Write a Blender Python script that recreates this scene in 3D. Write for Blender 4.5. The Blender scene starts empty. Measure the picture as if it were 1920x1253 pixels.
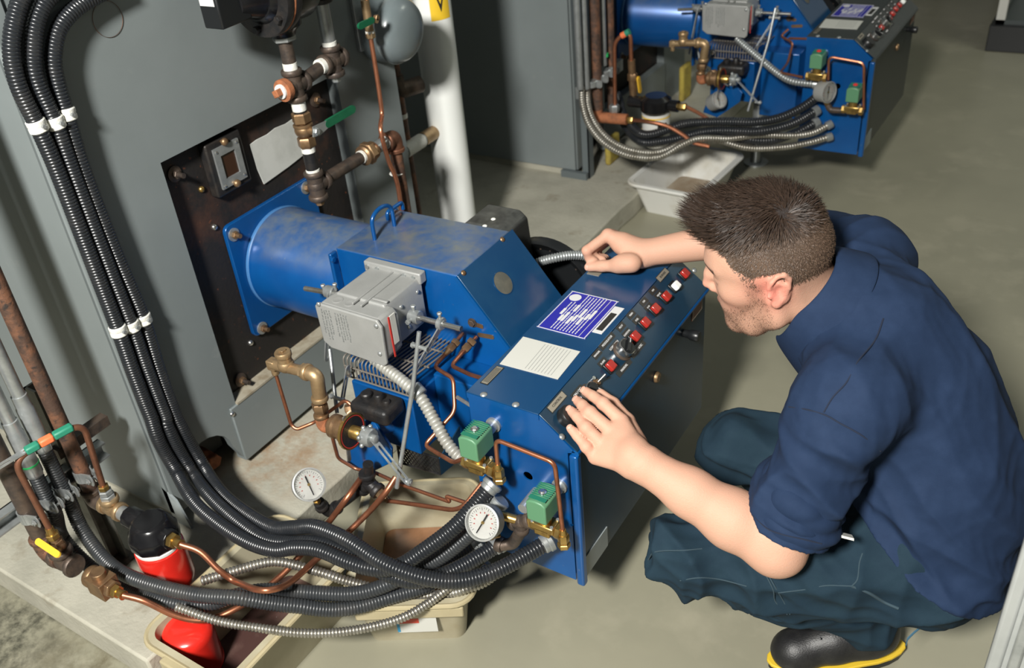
import bpy, math, random
import numpy as np
from mathutils import Vector, Matrix

# ---------------------------------------------------------------- camera
SC = bpy.context.scene
COL = SC.collection
CAM = np.array([1.694, -0.926, 1.692])
FPX, PPX, PPY = 1752.59, 882.71, 627.05
def _rot(a, b, c):
    ca, sa, cb, sb, cc, sc = math.cos(a), math.sin(a), math.cos(b), math.sin(b), math.cos(c), math.sin(c)
    return (np.array([[ca, -sa, 0], [sa, ca, 0], [0, 0, 1]]) @ np.array([[1, 0, 0], [0, cb, -sb], [0, sb, cb]])
            @ np.array([[cc, -sc, 0], [sc, cc, 0], [0, 0, 1]]))
RM = _rot(0.654666, 0.988891, -0.129299)
cam = bpy.data.cameras.new('camera'); camo = bpy.data.objects.new('camera', cam); COL.objects.link(camo)
cam.sensor_fit = 'HORIZONTAL'; cam.sensor_width = 36.0
cam.lens = 36.0 * FPX / 1920.0
cam.shift_x = (960 - PPX) / 1920.0
cam.shift_y = (PPY - 626.5) / 1920.0
cam.clip_start = 0.05
M4 = Matrix.Identity(4)
for i in range(3):
    for j in range(3): M4[i][j] = float(RM[i, j])
    M4[i][3] = float(CAM[i])
camo.matrix_world = M4
SC.camera = camo
cam.dof.use_dof = True
cam.dof.focus_distance = 1.7
cam.dof.aperture_fstop = 4.8

# ---------------------------------------------------------------- light
SC.view_settings.view_transform = 'Standard'
SC.view_settings.look = 'None'
SC.view_settings.gamma = 1.0
SC.view_settings.exposure = 0.0
SC.view_settings.use_curve_mapping = False
W = bpy.data.worlds.new('world'); SC.world = W; W.use_nodes = True
W.node_tree.nodes['Background'].inputs[0].default_value = (0.86, 0.92, 0.86, 1)
W.node_tree.nodes['Background'].inputs[1].default_value = 0.12
def area(name, loc, target, size, power, col=(1, 1, 1)):
    l = bpy.data.lights.new(name, 'AREA'); l.energy = power; l.size = size; l.color = col; l.shape = 'DISK'
    o = bpy.data.objects.new(name, l); COL.objects.link(o); o.location = loc
    o.rotation_euler = (Vector(target) - Vector(loc)).to_track_quat('-Z', 'Y').to_euler()
    return o
# unseen lamps: key light for a camera-left flash, ceiling lamp over the far aisle
area('key_light_near_offscreen', (1.35, -2.25, 2.95), (.75, .1, .4), .45, 285, (1.0, .975, .92))
area('ceiling_lamp_far_offscreen', (2.5, 3.7, 3.0), (2.3, 3.3, 0), 1.0, 19, (0.95, 1.0, 0.86))

# ---------------------------------------------------------------- pixel helpers (frame 1920 x 1253)
def ray(u, v): return RM @ np.array([(u - PPX) / FPX, -(v - PPY) / FPX, -1.0])
def P(u, v, ax, val):
    d = ray(u, v); i = 'xyz'.index(ax)
    return CAM + d * ((val - CAM[i]) / d[i])
def D(u, v, t): return CAM + t * ray(u, v)
def depth(p): return float(-(RM.T @ (np.array(p) - CAM))[2])
def PN(u, v, pt, n):
    d = ray(u, v); n = np.array(n, float)
    return CAM + d * (((np.array(pt) - CAM) @ n) / (d @ n))

# ---------------------------------------------------------------- geometry: a shape is (verts, faces) in world metres
def V3(p): return np.array([float(p[0]), float(p[1]), float(p[2])])
def unit(v):
    v = V3(v); n = np.linalg.norm(v); return v / n if n > 1e-12 else np.array([0, 0, 1.0])
def join(*gs):
    vs, fs = [], []
    for v, f in gs:
        o = len(vs); vs.extend(v); fs.extend([tuple(i + o for i in q) for q in f])
    return vs, fs
def frame(axis, ref=None):
    z = unit(axis)
    r = np.array([0, 0, 1.0]) if ref is None else V3(ref)
    if abs(z @ unit(r)) > 0.98: r = np.array([1.0, 0, 0]) if abs(z[0]) < .9 else np.array([0, 1.0, 0])
    x = unit(np.cross(r, z)); y = np.cross(z, x)
    return x, y, z
def box(c, s, axes=None):
    x, y, z = axes if axes is not None else np.eye(3)
    c = V3(c); vs = []
    for k in (-.5, .5):
        for j, i in ((-.5, -.5), (-.5, .5), (.5, .5), (.5, -.5)):
            vs.append(c + x * (i * s[0]) + y * (j * s[1]) + z * (k * s[2]))
    return vs, [(3, 2, 1, 0), (4, 5, 6, 7), (0, 1, 5, 4), (1, 2, 6, 5), (2, 3, 7, 6), (3, 0, 4, 7)]
def box2(a, b):
    a = V3(a); b = V3(b); return box((a + b) / 2, np.abs(b - a))
def prism(poly, ext):
    poly = [V3(p) for p in poly]; ext = V3(ext); n = len(poly)
    nn = sum(np.cross(poly[i], poly[(i + 1) % n]) for i in range(n))
    if nn @ ext > 0: a, b = poly, [p + ext for p in poly]
    else: a, b = [p + ext for p in poly], poly
    return a + b, [tuple(range(n - 1, -1, -1)), tuple(range(n, 2 * n))] + [(i, (i + 1) % n, n + (i + 1) % n, n + i) for i in range(n)]
def lathe(prof, o, axis, n=24, ref=None, a0=0.0):
    x, y, z = frame(axis, ref); o = V3(o); vs = []; fs = []
    for r, h in prof:
        for k in range(n):
            a = a0 + 2 * math.pi * k / n
            vs.append(o + z * h + (x * math.cos(a) + y * math.sin(a)) * max(r, 1e-5))
    m = len(prof)
    for i in range(m - 1):
        for k in range(n):
            k2 = (k + 1) % n
            fs.append((i * n + k, i * n + k2, (i + 1) * n + k2, (i + 1) * n + k))
    fs.append(tuple(range(n - 1, -1, -1))); fs.append(tuple((m - 1) * n + k for k in range(n)))
    return vs, fs
def ring(prof, o, axis, n=40):
    v, f = lathe(prof, o, axis, n); f = f[:-2]; m = len(prof)
    for k in range(n): f.append(((m - 1) * n + k, (m - 1) * n + (k + 1) % n, (k + 1) % n, k))
    return v, f
def cyl(a, b, r, n=20, r2=None, ch=0.0):
    a = V3(a); b = V3(b); L = np.linalg.norm(b - a); r2 = r if r2 is None else r2
    pr = [(r, 0), (r2, L)] if ch <= 0 else [(r - ch, 0), (r, ch), (r2, L - ch), (r2 - ch, L)]
    return lathe(pr, a, b - a, n)
def hexa(o, axis, r, h, ref=None, ch=0.12):
    return lathe([(r * (1 - ch), 0), (r, h * ch), (r, h * (1 - ch)), (r * (1 - ch), h)], o, axis, 6, ref)
def ball(o, r, n=16, m=10, axis=(0, 0, 1)):
    rr = (r, r, r) if not hasattr(r, '__len__') else r
    x, y, z = frame(axis); o = V3(o); vs = []; fs = []
    for i in range(m + 1):
        t = math.pi * i / m; s = max(math.sin(t), 1e-4)
        for k in range(n):
            a = 2 * math.pi * k / n
            vs.append(o + x * (rr[0] * s * math.cos(a)) + y * (rr[1] * s * math.sin(a)) - z * (rr[2] * math.cos(t)))
    for i in range(m):
        for k in range(n):
            k2 = (k + 1) % n; fs.append((i * n + k, i * n + k2, (i + 1) * n + k2, (i + 1) * n + k))
    return vs, fs
def spline(pts, n=10):
    p = [V3(q) for q in pts]; p = [2 * p[0] - p[1]] + p + [2 * p[-1] - p[-2]]; out = []
    for i in range(1, len(p) - 2):
        for k in range(n):
            t = k / n; a, b, c, d = p[i - 1], p[i], p[i + 1], p[i + 2]
            out.append(.5 * ((2 * b) + (-a + c) * t + (2 * a - 5 * b + 4 * c - d) * t * t + (-a + 3 * b - 3 * c + d) * t ** 3))
    out.append(p[-2]); return out
def fillet(pts, r, k=6):
    p = [V3(q) for q in pts]; out = [p[0]]
    for i in range(1, len(p) - 1):
        a, b, c = p[i - 1], p[i], p[i + 1]
        u = unit(a - b); v = unit(c - b)
        rr = min(r, .48 * np.linalg.norm(a - b), .48 * np.linalg.norm(c - b))
        s, e = b + u * rr, b + v * rr
        for j in range(k + 1):
            t = j / k; out.append((1 - t) ** 2 * s + 2 * t * (1 - t) * b + t * t * e)
    out.append(p[-1]); return out
def resample(path, step):
    path = np.array(path); seg = np.linalg.norm(np.diff(path, axis=0), axis=1); s = np.concatenate([[0], np.cumsum(seg)])
    n = max(2, int(s[-1] / step) + 1); t = np.linspace(0, s[-1], n)
    return np.stack([np.interp(t, s, path[:, i]) for i in range(3)], 1)
def sweep(path, radii, n=10):
    path = np.array(path, float); m = len(path)
    tg = np.gradient(path, axis=0); tg /= np.linalg.norm(tg, axis=1)[:, None] + 1e-12
    x, y, _ = frame(tg[0]); vs = []; fs = []
    ang = np.arange(n) * 2 * math.pi / n; ca, sa = np.cos(ang)[:, None], np.sin(ang)[:, None]
    for i in range(m):
        x = unit(x - tg[i] * (x @ tg[i])); y = np.cross(tg[i], x)
        vs.extend(list(path[i] + (x * ca + y * sa) * radii[i]))
    for i in range(m - 1):
        for k in range(n):
            k2 = (k + 1) % n; fs.append((i * n + k, i * n + k2, (i + 1) * n + k2, (i + 1) * n + k))
    fs.append(tuple(range(n - 1, -1, -1))); fs.append(tuple((m - 1) * n + k for k in range(n)))
    return vs, fs
def tube(path, r, n=12): return sweep(path, [r] * len(path), n)
def ribbed(path, r, pitch=.006, amp=.0016, n=14):
    q = resample(path, pitch / 4); rr = [r + amp * (0.0, .8, 1.0, .8)[i % 4] - amp * .6 for i in range(len(q))]
    return sweep(q, rr, n)
def hang(pts, d0, d1, bulge=0.0):
    """pixels along a hanging line whose two ends touch things at depths d0 and d1"""
    a = np.array(pts, float); s = np.concatenate([[0], np.cumsum(np.linalg.norm(np.diff(a, axis=0), axis=1))]); s /= s[-1]
    return [D(u, v, d0 + (d1 - d0) * t + bulge * math.sin(math.pi * t)) for (u, v), t in zip(pts, s)]
def rrect(w, h, r, k=4):
    out = []
    for cx, cy, a0 in ((w / 2 - r, h / 2 - r, 0), (-w / 2 + r, h / 2 - r, 90), (-w / 2 + r, -h / 2 + r, 180), (w / 2 - r, -h / 2 + r, 270)):
        for j in range(k + 1):
            a = math.radians(a0 + 90 * j / k); out.append((cx + r * math.cos(a), cy + r * math.sin(a)))
    return out
def plate(c, w, h, t, r, axes, k=4):
    """rounded plate centred on c; axes = (x, y, normal); thickness t along the normal starting at c"""
    x, y, z = [V3(a) for a in axes]; c = V3(c)
    return prism([c + x * a + y * b for a, b in rrect(w, h, r, k)], z * t)
def slotted(a, b, w, t, nrm, slot):
    """flat bar from a to b with an open slot"""
    a = V3(a); b = V3(b); L = np.linalg.norm(b - a); x = unit(b - a); z = unit(nrm); y = np.cross(z, x)
    def ring(l0, l1, hw):
        out = []
        for j in range(9): an = math.radians(90 + 180 * j / 8); out.append((l0 + hw * math.cos(an), hw * math.sin(an)))
        for j in range(9): an = math.radians(-90 + 180 * j / 8); out.append((l1 + hw * math.cos(an), hw * math.sin(an)))
        return out
    o = ring(0, L, w / 2); q = ring(slot[0] * L, slot[1] * L, slot[2] / 2); n = len(o); vs = []
    for hh in (-t / 2, t / 2):
        for s in (o, q): vs += [a + x * u + y * v + z * hh for u, v in s]
    fs = []
    for i in range(n):
        j = (i + 1) % n
        fs += [(i, n + i, n + j, j), (2 * n + i, 2 * n + j, 3 * n + j, 3 * n + i), (i, j, 2 * n + j, 2 * n + i), (n + j, n + i, 3 * n + i, 3 * n + j)]
    return vs, fs

# ---------------------------------------------------------------- objects
ORG = {}
def setp(o, label=None, cat=None, group=None, kind=None):
    if label: o['label'] = label
    if cat: o['category'] = cat
    if group: o['group'] = group
    if kind: o['kind'] = kind
    return o
def thing(name, base, label, cat, group=None, kind=None):
    o = bpy.data.objects.new(name, None); COL.objects.link(o); o.location = [float(x) for x in base]; o.empty_display_size = .05
    ORG[o] = V3(base); return setp(o, label, cat, group, kind)
def obj(name, geo, mat, parent=None, bevel=0.0, smooth=38, label=None, cat=None, group=None, kind=None, seg=2):
    vs, fs = geo; vs = np.array(vs, float)
    if parent is None:
        lo, hi = vs.min(0), vs.max(0); org = np.array([(lo[0] + hi[0]) / 2, (lo[1] + hi[1]) / 2, lo[2]])
    else: org = ORG[parent]
    me = bpy.data.meshes.new(name); me.from_pydata((vs - org).tolist(), [], fs); me.update()
    me.polygons.foreach_set('use_smooth', [True] * len(me.polygons))
    if smooth < 180: me.set_sharp_from_angle(angle=math.radians(smooth))
    o = bpy.data.objects.new(name, me); COL.objects.link(o)
    if parent is None: o.location = org.tolist()
    else: o.parent = parent
    ORG[o] = org
    if isinstance(mat, (list, tuple)):
        for m in mat: me.materials.append(m)
    else: me.materials.append(mat)
    if bevel > 0:
        b = o.modifiers.new('bevel', 'BEVEL'); b.width = bevel; b.segments = seg; b.limit_method = 'ANGLE'; b.angle_limit = math.radians(35)
        b.harden_normals = False
    return setp(o, label, cat, group, kind)
def text(s, size, o, xd, nd, mat, parent, name='lettering', thick=0.0003, align='LEFT'):
    cu = bpy.data.curves.new('txt', 'FONT'); cu.body = s; cu.size = size; cu.align_x = align; cu.align_y = 'CENTER'; cu.extrude = thick; cu.resolution_u = 2
    t = bpy.data.objects.new('txt', cu); COL.objects.link(t)
    me0 = bpy.data.meshes.new_from_object(t.evaluated_get(bpy.context.evaluated_depsgraph_get()))
    vs = [v.co.copy() for v in me0.vertices]; fs = [tuple(p.vertices) for p in me0.polygons]
    bpy.data.objects.remove(t); bpy.data.curves.remove(cu); bpy.data.meshes.remove(me0)
    x = unit(xd); n = unit(nd); y = np.cross(n, x); o = V3(o)
    if not vs: return None
    return obj(name, ([o + x * v.x + y * v.y + n * v.z for v in vs], fs), mat, parent, smooth=30)
def copy_tree(o, off, parent=None):
    c = o.copy(); COL.objects.link(c)
    if parent is None: c.location = o.location + Vector([float(x) for x in off])
    else: c.parent = parent
    for ch in list(o.children):
        copy_tree(ch, off, c)
    return c

# ---------------------------------------------------------------- materials
def mat(name, col, rough=.5, metal=0.0, col2=None, scale=12.0, lo=.45, hi=.65, bump=0.0, bscale=60.0, spec=.5, col3=None, lo3=.6, hi3=.7, scale3=35.0, detail=6.0, dust=None, dustlo=.3, rough2=None, stretch=None, alpha=None, trans=0.0, coat=0.0):
    m = bpy.data.materials.new(name); m.use_nodes = True; nt = m.node_tree; N = nt.nodes; L = nt.links
    b = N['Principled BSDF']
    def rgb(c): return (c[0], c[1], c[2], 1)
    b.inputs['Roughness'].default_value = rough; b.inputs['Metallic'].default_value = metal
    b.inputs['Specular IOR Level'].default_value = spec; b.inputs['Base Color'].default_value = rgb(col)
    if coat: b.inputs['Coat Weight'].default_value = coat; b.inputs['Coat Roughness'].default_value = .15
    if trans: b.inputs['Transmission Weight'].default_value = trans
    tc = N.new('ShaderNodeTexCoord'); co = tc.outputs['Object']
    if stretch:
        mp = N.new('ShaderNodeMapping'); mp.inputs['Scale'].default_value = stretch; L.new(co, mp.inputs[0]); co = mp.outputs[0]
    cur = None
    def noise(sc, det=detail):
        n = N.new('ShaderNodeTexNoise'); n.inputs['Scale'].default_value = sc; n.inputs['Detail'].default_value = det; n.inputs['Roughness'].default_value = .6; L.new(co, n.inputs['Vector']); return n.outputs['Fac']
    def ramp(s, a, c):
        r = N.new('ShaderNodeMapRange'); r.inputs[1].default_value = a; r.inputs[2].default_value = c; L.new(s, r.inputs[0]); return r.outputs[0]
    def mix(f, a, c):
        x = N.new('ShaderNodeMix'); x.data_type = 'RGBA'; L.new(f, x.inputs['Factor'])
        if a is None: x.inputs['A'].default_value = rgb(col)
        else: L.new(a, x.inputs['A'])
        x.inputs['B'].default_value = rgb(c); return x.outputs['Result']
    if col2 is not None:
        f = ramp(noise(scale), lo, hi); cur = mix(f, None, col2)
        if rough2 is not None:
            rr = N.new('ShaderNodeMapRange'); L.new(f, rr.inputs[0]); rr.inputs[3].default_value = rough; rr.inputs[4].default_value = rough2; L.new(rr.outputs[0], b.inputs['Roughness'])
    if col3 is not None: cur = mix(ramp(noise(scale3), lo3, hi3), cur, col3)
    if dust is not None:
        g = N.new('ShaderNodeNewGeometry'); sp = N.new('ShaderNodeSeparateXYZ'); L.new(g.outputs['Normal'], sp.inputs[0])
        up = ramp(sp.outputs['Z'], .35, 1.0); nn = ramp(noise(26.0, 10.0), dustlo, .75)
        mu = N.new('ShaderNodeMath'); mu.operation = 'MULTIPLY'; L.new(up, mu.inputs[0]); L.new(nn, mu.inputs[1]); cur = mix(mu.outputs[0], cur, dust)
    if cur is not None: L.new(cur, b.inputs['Base Color'])
    if bump:
        bp = N.new('ShaderNodeBump'); bp.inputs['Strength'].default_value = bump; bp.inputs['Distance'].default_value = .004; L.new(noise(bscale), bp.inputs['Height']); L.new(bp.outputs[0], b.inputs['Normal'])
    return m
def stain(m, c, r, color, amount=.8, sc=9.0):
    """a soiled spot of its own irregular shape at world point c"""
    nt = m.node_tree; N = nt.nodes; L = nt.links; b = N['Principled BSDF']; g = N.new('ShaderNodeNewGeometry')
    d = N.new('ShaderNodeVectorMath'); d.operation = 'DISTANCE'; L.new(g.outputs['Position'], d.inputs[0]); d.inputs[1].default_value = [float(x) for x in c]
    n = N.new('ShaderNodeTexNoise'); n.inputs['Scale'].default_value = sc; n.inputs['Detail'].default_value = 8; n.inputs['Roughness'].default_value = .7; L.new(g.outputs['Position'], n.inputs['Vector'])
    a = N.new('ShaderNodeMapRange'); a.inputs[1].default_value = r; a.inputs[2].default_value = r * .2; L.new(d.outputs['Value'], a.inputs[0])
    k = N.new('ShaderNodeMapRange'); k.inputs[1].default_value = .40; k.inputs[2].default_value = .62; L.new(n.outputs['Fac'], k.inputs[0])
    x = N.new('ShaderNodeMath'); x.operation = 'MULTIPLY'; L.new(a.outputs[0], x.inputs[0]); L.new(k.outputs[0], x.inputs[1])
    y = N.new('ShaderNodeMath'); y.operation = 'MULTIPLY'; L.new(x.outputs[0], y.inputs[0]); y.inputs[1].default_value = amount
    mx = N.new('ShaderNodeMix'); mx.data_type = 'RGBA'; L.new(y.outputs[0], mx.inputs['Factor']); L.new(b.inputs['Base Color'].links[0].from_socket, mx.inputs['A']); mx.inputs['B'].default_value = (*color, 1); L.new(mx.outputs['Result'], b.inputs['Base Color'])
MT = {}
MT['grey'] = mat('grey_boiler_paint', (.185, .21, .212), .42, 0, (.160, .183, .184), 3.0, .35, .75, col3=(.215, .235, .23), lo3=.66, hi3=.78, scale3=11, bump=.05, bscale=30)
MT['grey_dark'] = mat('dark_grey_paint', (.055, .066, .066), .45, 0, (.04, .05, .05), 3.0, .35, .75)
MT['grey_light'] = mat('light_grey_edge', (.27, .305, .315), .4, 0, (.24, .27, .275), 9)
MT['rustplate'] = mat('rusty_black_plate', (.014, .012, .011), .62, .1, (.085, .034, .017), 5.0, .50, .74, bump=.3, bscale=90, col3=(.17, .055, .022), lo3=.64, hi3=.74, scale3=60)
MT['iron'] = mat('black_iron', (.018, .018, .019), .42, .3, (.035, .03, .027), 30, bump=.25, bscale=160)
MT['blackpaint'] = mat('black_gloss_paint', (.006, .006, .007), .22, 0, (.012, .012, .013), 9, spec=.4)
MT['blackplastic'] = mat('black_plastic', (.009, .010, .011), .35)
MT['darksteel'] = mat('brown_steel_pipe', (.12, .088, .068), .5, .55, (.06, .05, .045), 40, .4, .65, bump=.2, bscale=140)
MT['rustpipe'] = mat('rusty_pipe', (.085, .05, .036), .65, .3, (.19, .088, .05), 26, .45, .62, bump=.35, bscale=120, col3=(.035, .028, .025), lo3=.55, hi3=.68, scale3=60)
MT['bronze'] = mat('bronze_fitting', (.30, .19, .10), .42, .75, (.20, .12, .07), 35, .4, .7, bump=.12, bscale=120)
MT['brass'] = mat('brass', (.47, .31, .10), .32, .9, (.30, .19, .07), 40, .5, .7)
MT['palebronze'] = mat('pale_bronze', (.40, .28, .155), .45, .7, (.29, .19, .10), 30, .45, .7, bump=.15, bscale=150)
MT['copper'] = mat('copper_tube', (.44, .175, .095), .38, .85, (.25, .10, .06), 25, .48, .72)
MT['coppernew'] = mat('bright_copper', (.62, .25, .14), .33, .85, (.40, .16, .09), 30, .55, .75)
MT['coppermuddy'] = mat('dull_copper', (.25, .11, .065), .5, .7, (.15, .075, .05), 30, .45, .7)
MT['rustorange'] = mat('orange_rust', (.36, .13, .055), .8, .1, (.22, .085, .04), 40, bump=.4, bscale=200)
MT['tape'] = mat('white_thread_tape', (.72, .72, .67), .7, 0, (.58, .55, .48), 60, .5, .75, bump=.3, bscale=200)
MT['galv'] = mat('galvanised', (.40, .42, .42), .36, .65, (.30, .32, .32), 45, .4, .7)
MT['chrome'] = mat('chrome', (.62, .62, .60), .22, .95)
MT['zinc'] = mat('zinc_cast', (.33, .335, .325), .5, .25, (.275, .28, .27), 9, .4, .7, bump=.1, bscale=220)
MT['flexsteel'] = mat('steel_flex', (.40, .385, .345), .38, .85, (.28, .26, .22), 30)
MT['rubber'] = mat('black_conduit', (.015, .017, .020), .30, 0, (.028, .028, .029), 20, .5, .75)
MT['rubber_dull'] = mat('dusty_conduit', (.028, .031, .034), .36, 0, (.05, .049, .047), 18, .5, .75)
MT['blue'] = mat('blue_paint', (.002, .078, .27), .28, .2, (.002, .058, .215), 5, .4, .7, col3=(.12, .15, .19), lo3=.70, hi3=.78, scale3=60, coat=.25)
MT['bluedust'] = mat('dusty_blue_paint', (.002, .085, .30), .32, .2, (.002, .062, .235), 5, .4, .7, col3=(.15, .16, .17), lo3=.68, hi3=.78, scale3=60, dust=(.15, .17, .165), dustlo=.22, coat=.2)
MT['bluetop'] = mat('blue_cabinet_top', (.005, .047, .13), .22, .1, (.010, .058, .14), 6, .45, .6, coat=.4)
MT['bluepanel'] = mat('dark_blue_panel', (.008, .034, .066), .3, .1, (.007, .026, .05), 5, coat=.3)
MT['white'] = mat('white_paint', (.86, .88, .85), .4, 0, (.80, .82, .79), 4, .4, .7)
MT['paper'] = mat('white_card', (.52, .52, .48), .6)
MT['ink'] = mat('grey_ink', (.25, .26, .25), .7)
MT['labelblue'] = mat('label_blue', (.022, .022, .30), .35)
MT['labelwhite'] = mat('label_white', (.62, .62, .62), .4)
MT['labelblack'] = mat('label_black', (.022, .022, .020), .45)
MT['labeltan'] = mat('label_tan', (.33, .30, .24), .4, .4)
MT['labelbrown'] = mat('label_brown', (.17, .075, .05), .4)
MT['redlamp'] = mat('red_lens', (.33, .022, .016), .2, 0, coat=.4)
MT['redpaint'] = mat('red_canister_paint', (.62, .022, .014), .22, 0, (.52, .018, .012), 6, coat=.5)
MT['green'] = mat('green_coil', (.085, .215, .115), .42, 0, (.10, .24, .13), 12)
MT['greendark'] = mat('dark_green', (.015, .14, .085), .4)
MT['greenhandle'] = mat('green_grip', (.006, .10, .045), .35, 0, (.01, .12, .055), 30)
MT['greenring'] = mat('bright_green_ring', (.03, .50, .14), .4)
MT['orange'] = mat('orange_tape', (.75, .17, .06), .5)
MT['teal'] = mat('teal_tape', (.02, .21, .13), .5)
MT['yellow'] = mat('yellow_plastic', (.70, .42, .035), .4)
MT['stickeryellow'] = mat('yellow_sticker', (.80, .52, .03), .5)
MT['concrete'] = mat('painted_concrete', (.40, .385, .315), .75, 0, (.30, .29, .235), 4, .42, .66, bump=.5, bscale=70, col3=(.20, .165, .11), lo3=.60, hi3=.78, scale3=9)
MT['plastic'] = mat('cloudy_plastic', (.38, .35, .25), .35, 0, (.29, .25, .16), 6, .4, .7)
MT['plasticrim'] = mat('cloudy_plastic_rim', (.40, .345, .215), .35, 0, (.33, .28, .165), 8, .4, .7)
MT['sludge'] = mat('brown_sludge', (.25, .12, .055), .25, 0, (.14, .07, .035), 12, .4, .65)
MT['redsludge'] = mat('dark_red_sludge', (.060, .030, .026), .35, 0, (.10, .06, .05), 18, .5, .7, col3=(.30, .27, .25), lo3=.70, hi3=.76, scale3=120)
MT['whiteplastic'] = mat('white_tub_plastic', (.66, .66, .62), .4, 0, (.55, .53, .46), 8, .5, .7)
MT['dirt'] = mat('dirty_tub_bottom', (.27, .19, .115), .6, 0, (.40, .34, .26), 9, .4, .65)
MT['dial'] = mat('gauge_dial', (.74, .74, .70), .35)
MT['glass'] = mat('gauge_glass', (1, 1, 1), .03, 0, trans=1.0)
MT['dark'] = mat('dark_interior', (.006, .006, .006), .8)
MT['insul'] = mat('torn_patch', (.52, .53, .50), .6, 0, (.44, .45, .42), 12, col3=(.16, .14, .09), lo3=.66, hi3=.74, scale3=13)

# ================================================================ setting
floor_m = mat('painted_floor', (.27, .258, .19), .38, 0, (.225, .217, .16), 2.2, .35, .7, bump=.06, bscale=25, col3=(.32, .30, .225), lo3=.55, hi3=.8, scale3=5)
obj('floor', box2((-3, -2.2, -.1), (5.0, 7.0, 0)), floor_m, kind='structure')
wall_m = mat('grey_wall', (.16, .165, .15), .8, 0, (.19, .19, .17), 3)
obj('wall_back', box2((-3, 7.0, 0), (5, 7.1, 3.4)), wall_m, kind='structure')
obj('wall_right', box2((5.0, -2.2, 0), (5.1, 7.0, 3.4)), wall_m, kind='structure')
PAD = .085
stain(floor_m, (-.19, -.42, 0), .28, (.03, .03, .022), .9, 22); stain(floor_m, (.10, -.40, 0), .25, (.10, .085, .05), .8, 14)
stain(MT['concrete'], (.04, .33, PAD), .26, (.26, .15, .07), .8, 12)
def jag_pad(y0, y1):
    rnd = random.Random(3); xs = []
    n = 60
    for i in range(n + 1): xs.append((.262 + rnd.uniform(-.004, .004), y0 + (y1 - y0) * i / n))
    top = [(-3, y0), ] + xs + [(-3, y1)]
    return prism([(x, y, 0) for x, y in top], (0, 0, PAD))
obj('trim_1', jag_pad(-.338, 5.2), MT['concrete'], kind='structure', bevel=.006)

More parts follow.
